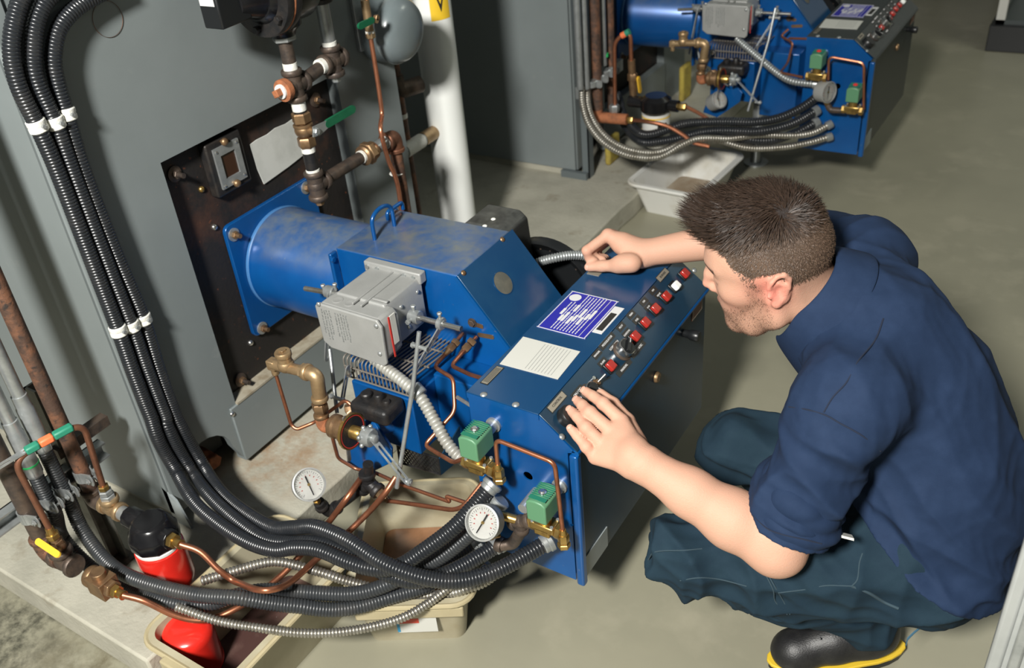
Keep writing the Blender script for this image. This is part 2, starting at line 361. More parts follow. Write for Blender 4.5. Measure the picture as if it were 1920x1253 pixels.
# ================================================================ boilers
def boiler(off, mcase, mpanel, full, label):
    o = np.array(off)
    t = thing('boiler', o + (-.6, .54, PAD), label, 'boiler')
    Z0, Z1 = .115, 1.92
    A = lambda *p: o + np.array(p)
    # cladding: left sheet with arched pipe opening, top sheet, right sheet around the recessed burner plate
    arch = [(0, Z0), (.035, Z0), (.035, .17)] + [(.12 - .085 * math.cos(math.pi * k / 10), .17 + .08 * math.sin(math.pi * k / 10)) for k in range(1, 10)] + [(.205, .17), (.228, Z0), (.252, Z0), (.252, Z1), (0, Z1)]
    left = prism([A(0, y, z) for y, z in arch], (-.02, 0, 0))
    obj('front_panel', left, mpanel, t)
    obj('front_panel', join(box2(A(-.02, .252, .95), A(0, .85, Z1)), ), mpanel, t)
    obj('front_panel', box2(A(-.035, .85, PAD), A(0, 1.09, Z1)), MT['grey'] if full else mpanel, t)
    obj('side_panel', box2(A(-1.3, -.012, Z0), A(-.004, 0, Z1)), mcase, t)
    obj('corner_trim', join(prism([A(0, -.012, Z0), A(.006, -.006, Z0), A(.006, .03, Z0), A(0, .03, Z0)], (0, 0, Z1 - Z0))), mcase, t, bevel=.004)
    obj('side_panel', box2(A(-1.3, 1.078, Z0), A(-.036, 1.09, Z1)), mcase, t)
    obj('casing', box2(A(-1.29, .01, Z0 + .004), A(-.12, 1.07, Z1 - .01)), MT['grey_dark'], t)
    obj('base_rail', box2(A(-1.28, .0, PAD), A(-.03, .03, Z0)), MT['concrete'], t)
    obj('base_rail', box2(A(-1.28, 1.04, PAD), A(-.03, 1.07, Z0)), MT['concrete'], t)
    pl = obj('burner_plate', box2(A(-.05, .24, .27), A(-.035, .862, .96)), MT['rustplate'], t)
    lp = obj('lower_panel', box2(A(-.03, .228, .105), A(.006, .85, .278)), MT['grey'] if full else mpanel, t, bevel=.002)
    if full:
        obj('sill', box2(A(-.035, .252, .278), A(.008, .85, .284)), mat('dusty_sill', (.33, .30, .23), .8, 0, (.22, .18, .12), 20), t)
        obj('recess_edge', box2(A(-.036, .847, .285), A(.001, .8515, .95)), MT['grey'], t)
        obj('corner_foot', prism([A(-.02, -.012, PAD), A(.045, -.012, PAD), A(.02, -.012, .17), A(-.02, -.012, .2)], (0, .006, 0)), MT['grey_light'], t)
        for u, v in ((436, 777), (479, 886)):
            q = P(u, v, 'x', .006); obj('screw', ball(q, (.0075, .0075, .005), 10, 6, (1, 0, 0)), MT['chrome'], lp)
        # bolts and screws on the burner plate
        for u, v in ((326, 326), (450, 712), (590, 187)):
            q = P(u, v, 'x', -.034)
            b = obj('stud', join(lathe([(.019, 0), (.019, .004), (.011, .006)], q, (1, 0, 0), 20), cyl(q + (.004, 0, 0), q + (.034, 0, 0), .0062, 10)), MT['darksteel'], pl)
            obj('nut', hexa(q + (.006, 0, 0), (1, 0, 0), .0105, .010), MT['bronze'] if u > 400 else MT['darksteel'], pl)
        for u, v, m in ((378, 355, 'brass'), (402, 426, 'chrome'), (470, 643, 'chrome')):
            q = P(u, v, 'x', -.034); obj('screw', ball(q, (.0085, .0085, .007), 12, 6, (1, 0, 0)), MT[m], pl)
        # torn pale patch
        pp = [P(u, v, 'x', -.033) for u, v in ((468, 271), (480, 262), (500, 252), (515, 240), (535, 232), (556, 217), (570, 262), (568, 290), (540, 312), (515, 330), (494, 345), (482, 318))]
        obj('torn_patch', prism(pp, (.0035, 0, 0)), MT['insul'], pl)
        # sight window
        c = P(424, 306, 'x', -.02)
        ax = (np.array([0, 1, 0]), np.array([0, 0, 1]), np.array([1, 0, 0]))
        f = obj('sight_window', plate(c + (-.016, 0, 0), .112, .135, .026, .006, ax), MT['iron'], pl, bevel=.004)
        fr = join(*[box2(c + (.010, a, b), c + (.016, a2, b2)) for a, b, a2, b2 in ((-.04, -.05, .04, -.029), (-.04, .029, .04, .05), (-.04, -.029, -.023, .029), (.023, -.029, .04, .029))])
        obj('frame', fr, MT['galv'], f)
        obj('pane', box2(c + (.010, -.023, -.029), c + (.0112, .023, .029)), mat('brown_pane', (.035, .014, .008), .12), f)
        for u, v in ((421, 266), (445, 344)):
            q = P(u, v, 'x', .0); obj('knob', join(ball(q, (.010, .010, .008), 12, 8, (1, 0, 0)), cyl(q - (.03, 0, 0), q, .005, 8)), MT['bronze'], f)
        for a, b in ((-.033, -.043), (.033, -.04), (-.033, .042), (.033, .043)):
            obj('screw', ball(c + (.016, a, b), (.004, .004, .003), 8, 5, (1, 0, 0)), MT['chrome'], f)
        # knock-out ring on the cladding
        q = P(202, 36, 'x', .001)
        obj('knockout_ring', ring([(.0352, 0), (.0352, .0008), (.0345, .0008), (.0345, 0)], q, (1, 0, 0), 40), MT['rustpipe'], t)
        # inside the arched opening
        q = P(400, 875, 'x', -.07)
        obj('pipe_stub', join(lathe([(.034, 0), (.034, .05), (.026, .06), (.02, .062)], q - (.06, .01, -.022), (1, -.1, 0), 24), hexa(q + (.0, 0, .024), (1, -.1, 0), .022, .02)), MT['rustorange'], t)
        obj('opening_back', box2(A(-.118, .02, .1), A(-.112, .25, .27)), MT['grey_dark'], t)
    return t
boiler((0, 0, 0), MT['grey'], MT['grey'], True, 'large grey steel boiler with rusty recessed burner plate and sight window')
MT['grey2'] = MT['grey']
boiler((-.03, 2.17, 0), MT['grey2'], MT['grey2'], False, 'second grey boiler beyond the white vent pipe')

# ---- white vertical vent pipe
c = P(835, 215, 'y', 1.40); wx, wy = c[0], c[1]
t = thing('vent_pipe', (wx, wy, PAD), 'thick white vertical pipe with yellow arrow sticker behind the blue burner', 'pipe')
obj('pipe', cyl((wx, wy, PAD), (wx, wy, 2.6), .0605, 40), MT['white'], t)
q = P(838, 8, 'y', 1.34)
def wrap(z0, z1, a0, a1, r=.0612):
    vs = []; fs = []; n = 14
    for i in range(n + 1):
        a = math.radians(a0 + (a1 - a0) * i / n)
        for z in (z0, z1): vs.append((wx + r * math.cos(a), wy + r * math.sin(a), z))
    for i in range(n): fs.append((2 * i, 2 * i + 2, 2 * i + 3, 2 * i + 1))
    return vs, fs
zs = P(846, 30, 'y', 1.345)[2] - .022
obj('yellow_sticker', wrap(zs, zs + .3, -58, 5), MT['stickeryellow'], t)
vs = []
for a, z in ((-26, zs + .022), (-40, zs + .075), (-36, zs + .075), (-26, zs + .046), (-16, zs + .075), (-12, zs + .075)):
    a = math.radians(a); vs.append((wx + .0618 * math.cos(a), wy + .0618 * math.sin(a), z))
obj('arrow', (vs, [(0, 3, 2, 1), (0, 5, 4, 3)]), MT['labelblack'], t)
q = P(785, 252, 'y', 1.34)
st = thing('pipe_stub', (wx - .05, 1.25, PAD), 'short horizontal stub of white-taped pipe between grey boiler and white pipe', 'pipe')
zz = P(785, 255, 'y', 1.3)[2]
obj('stub', cyl((wx - .01, 1.091, zz), (wx - .01, 1.335, zz), .020, 20), MT['galv'], st)
obj('tape_wrap', cyl((wx - .01, 1.18, zz), (wx - .01, 1.27, zz), .0235, 20), MT['tape'], st)
obj('collar', cyl((wx - .01, 1.28, zz), (wx - .01, 1.345, zz), .0225, 20), MT['palebronze'], st)
# pipes in the gap between the boilers
t = thing('gap_pipe', (-.22, 1.25, PAD), 'dark rusty vertical pipe with taped joints in the gap behind the boiler', 'pipe')
gq = P(748, 130, 'y', 1.22); gx = gq[0] - .02
obj('pipe', cyl((gx, 1.22, PAD), (gx, 1.22, 1.9), .019, 16), MT['rustpipe'], t)
for u, v in ((750, 150), (753, 163), (758, 218)):
    z = P(u, v, 'y', 1.22)[2]; obj('tape_wrap', cyl((gx, 1.22, z - .007), (gx, 1.22, z + .007), .0205, 16), MT['tape'], t)
z = P(768, 175, 'y', 1.22)[2]
obj('elbow', tube(fillet([(gx, 1.22, z + .05), (gx, 1.22, z), (gx + .03, 1.30, z), ], .03), .026, 14), MT['darksteel'], t)

# ================================================================ blue burner
CY, CZ = .548, .557
ex, ey, ez = np.eye(3)
def burner():
    t = thing('burner', (.35, CY, .0), 'large blue oil burner with round blast tube bolted to the rusty plate', 'burner')
    ax = (ey, ez, ex)
    fl = obj('mounting_flange', plate((-.034, CY, CZ), .325, .325, .012, .018, ax), MT['blue'], t, bevel=.002)
    for u, v in ((438, 440), (491, 615), (573, 352)):
        q = P(u, v, 'x', -.022)
        w = obj('washer', lathe([(.017, 0), (.017, .003), (.0075, .0035)], q, ex, 20), MT['galv'], fl)
        obj('bolt', join(hexa(q + (.003, 0, 0), ex, .0105, .009), cyl(q, q + (.024, 0, 0), .006, 10)), MT['bronze'], fl)
    obj('blast_tube', lathe([(.131, -.022), (.134, -.018), (.134, .0), (.132, .004), (.132, .31), (.12, .33)], (0, CY, CZ), ex, 64), MT['bluedust'], t)
    obj('weld_ring', lathe([(.136, -.021), (.136, -.015), (.1335, -.012), (.1335, -.021)], (0, CY, CZ), ex, 64), mat('chipped_blue', (.05, .16, .36), .4), t)
    # housing
    prof = [(.302, .712), (.640, .716), (.80, .512), (.80, .24), (.60, .24), (.44, .36), (.302, .42)]
    hs = obj('housing', prism([(x, .425, z) for x, z in prof], (0, .215, 0)), MT['bluedust'], t, bevel=.003)
    obj('housing_flange', box2((.293, .404, .40), (.303, .427, .705)), MT['blue'], hs, bevel=.003)
    obj('housing_flange', box2((.293, .638, .40), (.303, .66, .705)), MT['blue'], hs, bevel=.003)
    obj('bolt', hexa(P(623, 487, 'x', .303), ex, .007, .006), MT['blue'], hs)
    # folded cover on the slope
    sd = unit((.16, 0, -.204)); sn = unit((.204, 0, .16))
    cv = obj('slope_cover', prism([np.array((.641, .421, .717)) + sn * .001, np.array((.641, .645, .717)) + sn * .001, np.array((.803, .645, .512)) + sn * .001, np.array((.803, .421, .512)) + sn * .001], sn * .003), MT['bluetop'], hs, bevel=.001)
    obj('cover_lip', prism([(.802, .4205, .51), (.641, .4205, .7155), (.634, .4205, .709), (.795, .4205, .505)], (0, .004, 0)), MT['blue'], hs)
    for u, v in ((942, 449), (869, 512)):
        q = PN(u, v, np.array((.641, .5, .717)) + sn * .004, sn); obj('screw', ball(q, (.0065, .0065, .004), 10, 6, sn), MT['bronze'], cv)
    q = PN(943, 531, np.array((.641, .5, .717)) + sn * .004, sn)
    obj('sight_cap', lathe([(.026, 0), (.026, .0012), (.0245, .0015)], q, sn, 32), mat('dusty_disc', (.085, .085, .07), .6, 0, (.12, .115, .09), 30), cv)
    obj('ring', ring([(.0275, 0), (.0275, .0017), (.0262, .0017), (.0262, 0)], q, sn, 32), MT['bluetop'], cv)
    # lifting handle
    a, b = P(703, 450, 'z', .712), P(740, 424, 'z', .712)
    hp = fillet([a, a + (0, 0, .055), (a + b) / 2 + (0, 0, .068), b + (0, 0, .055), b], .02)
    obj('lifting_handle', tube(hp, .005, 10), MT['blue'], t)
    a2 = b + (-.035, .05, 0)
    obj('lifting_handle', tube(fillet([a2 + (0, -.03, 0), a2 + (0, -.03, .02), a2 + (.0, .03, .02), a2 + (0, .03, 0)], .015), .005, 10), MT['blue'], t)
    # two slots with copper inlets on the left face
    for u, v, u2, v2 in ((885, 606, 902, 612), (900, 628, 922, 632)):
        a, b = P(u, v, 'y', .4245), P(u2, v2, 'y', .4245)
        obj('slot', plate((a + b) / 2 - (0, .0, 0), np.linalg.norm(a - b) + .012, .011, .001, .005, (unit(b - a), np.cross(unit(b - a), -ey) * -1, -ey)), MT['bronze'], hs)
    q = P(886, 605, 'y', .424); obj('bolt', join(hexa(q, -ey, .0085, .007), lathe([(.011, 0), (.011, .002), (.008, .002)], q, -ey, 16)), MT['darksteel'], hs)
    # blue drive bracket under the grille
    obj('drive_bracket', box2((.43, .262, .33), (.60, .425, .484)), MT['blue'], t, bevel=.003)
    obj('drive_bracket', box2((.60, .345, .25), (.74, .426, .50)), MT['blue'], t, bevel=.003)
    sl = [P(650, 868, 'y', .19), P(688, 891, 'y', .19), P(735, 868, 'y', .19), P(735, 845, 'y', .19), P(700, 790, 'y', .215), P(655, 835, 'y', .195)]
    obj('bracket_plate', prism(sl, (-.004, .01, .0)), MT['blue'], t, bevel=.002)
    obj('bracket_plate', prism([P(652, 832, 'y', .17), P(748, 800, 'y', .27), P(748, 790, 'y', .275), P(700, 770, 'y', .24)], (0, .004, -.01)), MT['bluedust'], t)
    # black mesh guard below
    return t
burner()

# wire air-inlet guard
def grille():
    t = thing('air_guard', (.51, .35, .484), 'black wire guard over the air inlet below the grey actuator', 'guard')
    wire_m = mat('dusty_wire', (.16, .145, .125), .6, .3)
    x0, x1, yf, yb, zt, zb = .412, .604, .270, .428, .540, .486
    n = 19
    for i in range(n):
        x = x0 + (x1 - x0) * i / (n - 1)
        obj('wire', tube(fillet([(x, yf, zb), (x, yf, zt), (x + .012, yb, zt - .004)], .012, 4), .0021, 6), wire_m, t)
    for z in (zb + .002, zb + .030): obj('cross_wire', cyl((x0, yf - .001, z), (x1, yf - .001, z), .0022, 6), wire_m, t)
    for y in (.32, .38): obj('cross_wire', cyl((x0 + .005, y, zt - .002), (x1 + .01, y, zt - .002), .0022, 6), wire_m, t)
    obj('backing', box2((x0 + .01, yf + .03, .485), (x1 - .01, .426, .50)), MT['blue'], t)
    return t
grille()

# grey damper actuator
def actuator():
    t = thing('actuator', (.48, .33, .585), 'grey cast metal damper actuator box with steel crank shaft on burner', 'actuator')
    body = prism([(.412, 0, .588), (.552, 0, .588), (.555, 0, .60), (.555, 0, .685), (.548, 0, .70), (.42, 0, .70), (.412, 0, .69)], (0, .125, 0))
    body = ([v + (0, .285, 0) for v in body[0]], body[1])
    obj('body', body, MT['zinc'], t, bevel=.004, seg=3)
    fb = prism([(.405, 0, .592), (.562, 0, .587), (.572, 0, .60), (.575, 0, .68), (.565, 0, .694), (.41, 0, .696), (.403, 0, .688)], (0, .055, 0))
    hd = obj('wiring_head', ([v + (0, .243, 0) for v in fb[0]], fb[1]), MT['zinc'], t, bevel=.006, seg=3)
    cvp = prism([(.401, 0, .600), (.42, 0, .587), (.565, 0, .581), (.574, 0, .590), (.578, 0, .682), (.568, 0, .697), (.408, 0, .699), (.399, 0, .69)], (0, .008, 0))
    cv = obj('front_cover', ([v + (0, .235, 0) for v in cvp[0]], cvp[1]), MT['zinc'], t, bevel=.003, seg=3)
    for u, v in ((597, 571), (705, 612), (712, 664)):
        obj('screw', ball(P(u, v, 'y', .234), (.0055, .0055, .003), 10, 6, -ey), MT['galv'], cv)
    rnd = random.Random(5)
    for k in range(9):                                  # cast lettering columns
        zt = .688 - rnd.uniform(0, .004); zb = .61 + rnd.uniform(0, .02); x = .417 + .0075 * k + (.008 if k > 3 else 0)
        g = []
        z = zt
        while z > zb:
            l = rnd.uniform(.002, .006); g.append(box((x + .001 * rnd.uniform(-1, 1), .2348, z), (.0028, .0012, l))); z -= l + .0015
        obj('cast_lettering', join(*g), MT['galv'], cv)
    # ribs and cap details on top
    for x, w in ((.482, .004), (.505, .004)): obj('rib', box2((x, .262, .6985), (x + w, .415, .7035)), MT['zinc'], t, bevel=.001)
    obj('rib', box2((.512, .292, .70), (.552, .300, .7045)), MT['zinc'], t, bevel=.002)
    for x in (.437, .470): obj('knockout', lathe([(.0125, 0), (.0125, .0012), (.0115, .0016), (.009, .0010)], (x, .268, .695), ez, 24), MT['zinc'], hd)
    mb = obj('mounting_bar', box2((.402, .402, .685), (.558, .424, .712)), MT['zinc'], t, bevel=.003)
    for x in (.412, .44, .515, .54): obj('screw', cyl((x, .399, .70), (x, .404, .70), .0055, 10), MT['galv'], mb)
    for y, z in ((.30, .66), (.33, .672), (.39, .675), (.40, .60), (.345, .612), (.30, .607)): obj('screw', ball((.556, y, z), (.005, .005, .003), 10, 6, ex), MT['galv'], t)
    obj('red_gasket', box2((.5745, .262, .592), (.5765, .266, .69)), mat('red_gasket', (.45, .03, .02), .5), hd)
    obj('label_strip', box2((.574, .268, .62), (.5765, .284, .69)), MT['paper'], hd)
    # shaft and cranks
    sa, sb = P(768, 591, 'y', .345), P(865, 617, 'y', .345)
    sh = obj('crank_shaft', cyl(sa, sb, .0062, 14), MT['chrome'], t)
    d = unit(sb - sa)
    obj('collar', cyl(sa + d * .002, sa + d * .027, .0155, 20, ch=.002), MT['galv'], sh)
    for dirn in (ez, -ey):
        q = sa + d * .014; obj('set_screw', join(cyl(q + dirn * .012, q + dirn * .024, .0035, 8), hexa(q + dirn * .022, dirn, .006, .006)), MT['galv'], sh)
    q = sa + d * .076
    obj('collar', cyl(q, q + d * .012, .0145, 20, ch=.002), MT['galv'], sh)
    obj('set_screw', join(cyl(q + d * .006 + ez * .010, q + d * .006 + ez * .024, .0033, 8), hexa(q + d * .006 + ez * .022, ez, .0055, .005)), MT['galv'], sh)
    e = P(772, 708, 'y', .285)
    obj('crank_arm', slotted(q + d * .010, e, .018, .003, ex, (.28, .97, .008)), MT['galv'], sh)
    la, lb = P(612, 546, 'y', .345), P(572, 541, 'y', .345)
    sl = obj('crank_shaft', cyl(P(640, 553, 'y', .345), lb, .006, 12), MT['flexsteel'], t)
    obj('collar', cyl(P(628, 549, 'y', .345), la, .0145, 20, ch=.002), MT['galv'], sl)
    for u, v in ((606, 538), (628, 536)):
        q = P(u, v, 'y', .345); obj('set_screw', join(cyl(q - (0, 0, .012), q, .0033, 8), hexa(q, ez, .0055, .006)), MT['galv'], sl)
    obj('crank_arm', slotted(P(618, 552, 'y', .335), P(613, 672, 'y', .30), .016, .003, ex, (.4, .98, .007)), MT['galv'], sl)
    return t
actuator()

# linkage rods
def rod(pts, r, label, clamp=None):
    t = thing('linkage_rod', pts[-1], label, 'rod', 'linkage rods')
    obj('rod', tube(pts, r, 10), MT['galv'], t)
    if clamp is not None:
        for q in clamp:
            obj('clamp', join(cyl(q - (.016, 0, 0), q + (.02, 0, 0), .0045, 10), hexa(q - (.020, 0, 0), ex, .0065, .006), hexa(q + (.014, 0, 0), ex, .0065, .006)), MT['galv'], t)
    return t
rod([P(786, 622, 'y', .245), P(775, 720, 'y', .207), P(744, 915, 'y', .140)], .0048, 'long grey steel linkage rod from crank arm down to fuel valve lever', [P(787, 651, 'y', .236)])
rod([P(618, 655, 'y', .28), P(632, 775, 'y', .21)], .0045, 'short grey linkage rod hanging from the back crank of the actuator', [P(632, 747, 'y', .225)])
t = thing('linkage_lever', P(640, 760, 'y', .24), 'slotted steel lever beside the wire guard', 'lever')
obj('lever', slotted(P(652, 690, 'y', .250), P(640, 762, 'y', .240), .014, .003, ex, (.25, .95, .006)), MT['galv'], t)
obj('pivot', lathe([(.009, 0), (.009, .004), (.004, .006)], P(654, 700, 'y', .252), -ey, 14), MT['chrome'], t)

# black fan motor on the far side of the housing
def motor():
    t = thing('fan_motor', (.55, .74, .3), 'dusty black fan motor cover behind the burner housing', 'motor')
    md = mat('dusty_black_cover', (.016, .016, .016), .5, 0, (.03, .03, .028), 12, dust=(.11, .115, .105), dustlo=.3)
    A, B, Cc, Dd = P(868, 420, 'z', .735), P(915, 390, 'z', .735), P(968, 399, 'z', .735), P(945, 436, 'z', .735)
    x0, x1 = .505, .622; y0, y1 = .643, .752
    obj('cover', prism([(x0, y0, .704), (x0 + .012, y0, .712), (x1 - .02, y0, .712), (x1, y0, .695), (x1 + .022, y0, .40), (x0, y0, .40)], (0, y1 - y0, 0)), md, t, bevel=.008, seg=3)
    for u, v in ((925, 411), (909, 424)):
        q = P(u, v, 'z', .713); obj('rivet', ball(q, (.006, .006, .003), 10, 6, ez), MT['tape'], t)
    c = np.array((.655, .775, .50))
    obj('fan_wheel', lathe([(.03, -.01), (.105, -.01), (.13, -.03), (.135, -.02), (.135, .0), (.125, .012), (.10, .004), (.03, .01)], c, ey, 48), MT['blackplastic'], t)
    for k in range(26):
        a = 2 * math.pi * k / 26; obj('vane', box(c + np.array((math.cos(a), 0, math.sin(a))) * .115 + (0, -.012, 0), (.016, .004, .004), (np.array((math.cos(a), 0, math.sin(a))), ey, np.array((-math.sin(a), 0, math.cos(a))))), MT['darksteel'], t)
    return t
motor()
t = thing('flex_conduit', P(1000, 497, 'y', .72), 'bright steel flexible conduit bridging motor and cabinet under the forearm', 'conduit')
cp = [P(985, 505, 'y', .68), P(1010, 492, 'y', .70), P(1040, 484, 'y', .715), P(1072, 479, 'y', .745), P(1104, 482, 'y', .775), P(1132, 500, 'y', .785)]
obj('conduit', ribbed(spline(cp, 12), .0105, .0062, .0022), MT['galv'], t)

# ================================================================ control cabinet
BX0, BX1, BXC, BY0, BY1, BZ0, BZT, BZE = .800, 1.034, .958, .205, .835, .198, .612, .551
PNn = unit(np.cross((0, 1, 0), (BX1 - BXC, 0, BZE - BZT))); PNn = PNn if PNn[2] > 0 else -PNn
PDn = unit((BX1 - BXC, 0, BZE - BZT))            # down the slope
def on_panel(u, v, off=0.0): return PN(u, v, np.array((BXC, .5, BZT)) + PNn * off, PNn)
def panel_box(c, w, h, t, lift=0.0): return box(V3(c) + PNn * (lift + t / 2), (w, h, t), (ey, -PDn, PNn)) if False else box(V3(c) + PNn * (lift + t / 2), (h, w, t), (PDn, ey, PNn))
def drill(o, p, nrm, r, dep, room=0):
    """cut a real round hole into a part"""
    g = lathe(([(room, -dep), (room, -.003), (r, -.003), (r, .01)] if room else [(r, -dep), (r, .01)]), V3(p), nrm, 24); cut = obj('cutter', g, MT['blue'])
    me_old = o.data; b_ = o.modifiers.new('hole', 'BOOLEAN'); b_.operation = 'DIFFERENCE'; b_.object = cut; b_.solver = 'EXACT'
    bev = [m for m in o.modifiers if m.type == 'BEVEL']; w_ = bev[0].width if bev else 0
    for m in bev: o.modifiers.remove(m)
    bpy.context.view_layer.update()
    me = bpy.data.meshes.new_from_object(o.evaluated_get(bpy.context.evaluated_depsgraph_get()))
    o.modifiers.clear(); o.data = me; bpy.data.objects.remove(cut); bpy.data.meshes.remove(me_old)
    me.polygons.foreach_set('use_smooth', [False] * len(me.polygons)); me.update(); me.name = o.name
def cabinet():
    t = thing('control_cabinet', (.915, .52, BZ0), 'blue control cabinet with sloping switch panel beside crouching man', 'cabinet')
    prof = [(BX0, BZ0), (BX1 - .02, BZ0), (BX1 - .02, BZE - .01), (BX1 - .004, BZE - .004), (BXC, BZT - .002), (BX0, BZT - .002)]
    body = obj('body', prism([(x, BY0, z) for x, z in prof], (0, BY1 - BY0, 0)), MT['blue'], t, bevel=.002)
    # end plate lip
    obj('end_lip', join(prism([(BX0 - .001, BY0 - .002, BZT), (BX0 - .001, BY0 - .002, BZT - .012), (BXC, BY0 - .002, BZT - .012), (BXC, BY0 - .002, BZT)], (0, .004, 0))), MT['blue'], t)
    lid = prism([(BX0 - .002, BY0 - .002, BZT), (BXC, BY0 - .002, BZT), (BXC, BY1 + .002, BZT), (BX0 - .002, BY1 + .002, BZT)], (0, 0, .0025))
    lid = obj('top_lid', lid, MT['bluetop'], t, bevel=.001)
    a = np.array((BXC, BY0 - .001, BZT)) ; b = np.array((BX1, BY0 - .001, BZE))
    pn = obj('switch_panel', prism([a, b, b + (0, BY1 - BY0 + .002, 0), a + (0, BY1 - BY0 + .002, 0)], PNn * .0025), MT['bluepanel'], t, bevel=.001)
    # hinged door on the aisle side
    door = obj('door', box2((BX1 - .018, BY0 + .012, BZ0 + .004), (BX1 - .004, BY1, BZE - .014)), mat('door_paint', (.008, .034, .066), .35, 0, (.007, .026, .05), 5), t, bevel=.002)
    obj('door_edge', tube([(BX1 - .004, BY0, BZE - .006), (BX1 - .004, BY1, BZE - .006)], .0075, 14), mat('door_edge_blue', (.002, .078, .27), .28, .2), t)
    obj('corner_post', box2((BX1 - .016, BY0 - .006, BZ0 - .006), (BX1 + .002, BY0 + .012, BZE - .010)), MT['blue'], t, bevel=.005, seg=3)
    q = P(1230, 707, 'x', BX1 - .003)
    lk = obj('lock', lathe([(.0125, 0), (.0125, .003), (.010, .007), (.006, .007)], q, ex, 20), MT['bronze'], door)
    obj('keyway', box2(q + (.006, -.001, -.005), q + (.008, .001, .005)), MT['darksteel'], lk)
    q = P(1284, 625, 'x', BX1); obj('door_knob', lathe([(.009, -.006), (.009, .010), (.012, .014), (.013, .030), (.011, .034)], q, ex, 20), MT['blackplastic'], door)
    q = P(1307, 577, 'x', BX1 - .003)
    pl = obj('brown_plate', box(q, (.002, .058, .040), np.eye(3)), MT['labelbrown'], door)
    obj('border', join(*[box(q + (.0012, a, b), (.001, c, d)) for a, b, c, d in ((0, .018, .054, .0018), (0, -.018, .054, .0018), (-.027, 0, .0018, .038), (.027, 0, .0018, .038))]), MT['labeltan'], pl)
    # lid screws, end-plate hole, cut-outs
    for u, v in ((907, 740), (967, 759)): obj('screw', ball(P(u, v, 'z', BZT + .0028), (.0075, .0075, .004), 12, 6, ez), MT['galv'], lid)
    for u, v in ((1054, 819), (1302, 507)): obj('screw', ball(on_panel(u, v, .003), (.0065, .0065, .004), 12, 6, PNn), MT['galv'], pn)
    drill(body, P(990, 893, 'y', BY0), -ey, .0105, .25, .065)
    drill(body, P(1072, 985, 'y', BY0), -ey, .003, .05)
    obj('grey_vent', box(P(1118, 1035, 'x', BX1 - .003), (.002, .10, .055)), MT['grey_light'], door)
    # rating plate
    LT, LR, LB, LL = P(1072, 545, 'z', BZT + .003), P(1159, 567, 'z', BZT + .003), P(1097, 637, 'z', BZT + .003), P(1008, 613, 'z', BZT + .003)
    cc = (LT + LB + LR + LL) / 4; w = .5 * (np.linalg.norm(LT - LL) + np.linalg.norm(LR - LB)); h = .5 * (np.linalg.norm(LT - LR) + np.linalg.norm(LL - LB))
    rp = obj('rating_plate', box((cc[0], cc[1], BZT + .003), (h, w, .001)), MT['labelblue'], lid)
    bd = [box((cc[0] + s * (h / 2 - .0025), cc[1], BZT + .0037), (.002, w, .0006)) for s in (-1, 1)] + [box((cc[0], cc[1] + s * (w / 2 - .001), BZT + .0037), (h, .002, .0006)) for s in (-1, 1)] + [box((cc[0] + h / 2 - .016, cc[1], BZT + .0037), (.001, w, .0006))]
    obj('border', join(*bd), MT['labelwhite'], rp)
    obj('round_emblem', lathe([(.0135, 0), (.0135, .0006)], (cc[0] - h / 2 + .02, cc[1] + w / 2 - .022, BZT + .0034), ez, 28), MT['labelwhite'], rp)
    rnd = random.Random(11)
    for r in range(10):
        x = cc[0] - h / 2 + .022 + r * (h - .045) / 9.5
        y = cc[1] - w / 2 + .008; yend = cc[1] + w / 2 - (.045 if r < 3 else .008)
        if r == 0: y = cc[1] + .0; 
        g = []
        while y < yend:
            l = rnd.uniform(.004, .010); g.append(box((x, y + l / 2, BZT + .0037), (.0022, l, .0006))); y += l + .002
        if g: obj('text_row', join(*g), MT['labelwhite'], rp)
        if rnd.random() < .85:
            yy = cc[1] + rnd.uniform(-.035, .02); obj('stamped_field', box((x, yy, BZT + .0038), (.0062, rnd.uniform(.02, .035), .0006)), MT['labelwhite'], rp)
    qa, qb = P(1164, 580, 'z', BZT + .003), P(1120, 622, 'z', BZT + .003); q = (qa + qb) / 2
    sp = obj('model_strip', box((q[0] - .002, q[1], BZT + .003), (.022, np.linalg.norm(qa - qb) + .01, .001)), MT['labelwhite'], lid)
    obj('strip_field', box((q[0] - .002, q[1] - .008, BZT + .0037), (.014, np.linalg.norm(qa - qb) * .72, .0006)), MT['labelblack'], sp)
    # white card
    cq = [P(u, v, 'z', BZT + .003) for u, v in ((981, 632), (1088, 660), (1046, 712), (937, 683))]
    cd = obj('white_card', prism(cq, (0, 0, .001)), MT['paper'], lid)
    for k in range(9):
        f = .12 + .1 * k; a = cq[0] + (cq[1] - cq[0]) * (.48 + .0 * k); 
        p0 = cq[0] + (cq[1] - cq[0]) * (.42 + .055 * k); p1 = cq[3] + (cq[2] - cq[3]) * (.42 + .055 * k)
        p0 = p0 + (p1 - p0) * .06; p1 = p1 + (p0 - p1) * .06
        d = unit(p1 - p0); s = np.cross(ez, d) * .00045
        obj('ruled_line', prism([p0 - s, p1 - s, p1 + s, p0 + s], (0, 0, .0013)), MT['ink'], cd)
    # metal tag at the corner of the card
    q = P(923, 704, 'z', BZT + .003); a = obj('metal_tag', box(q, (.018, .062, .001)), MT['labelblack'], lid)
    obj('tag_face', box(q + (0, 0, .0004), (.014, .058, .001)), MT['labeltan'], a)
    for k in (-.0045, -.0015, .0015, .0045): obj('text_row', box(q + (k, 0, .001), (.0011, .05, .0006)), MT['labelblack'], a)
    q = P(1115, 512, 'z', BZT + .003); obj('metal_tag', box(q, (.03, .02, .002)), MT['labeltan'], lid)
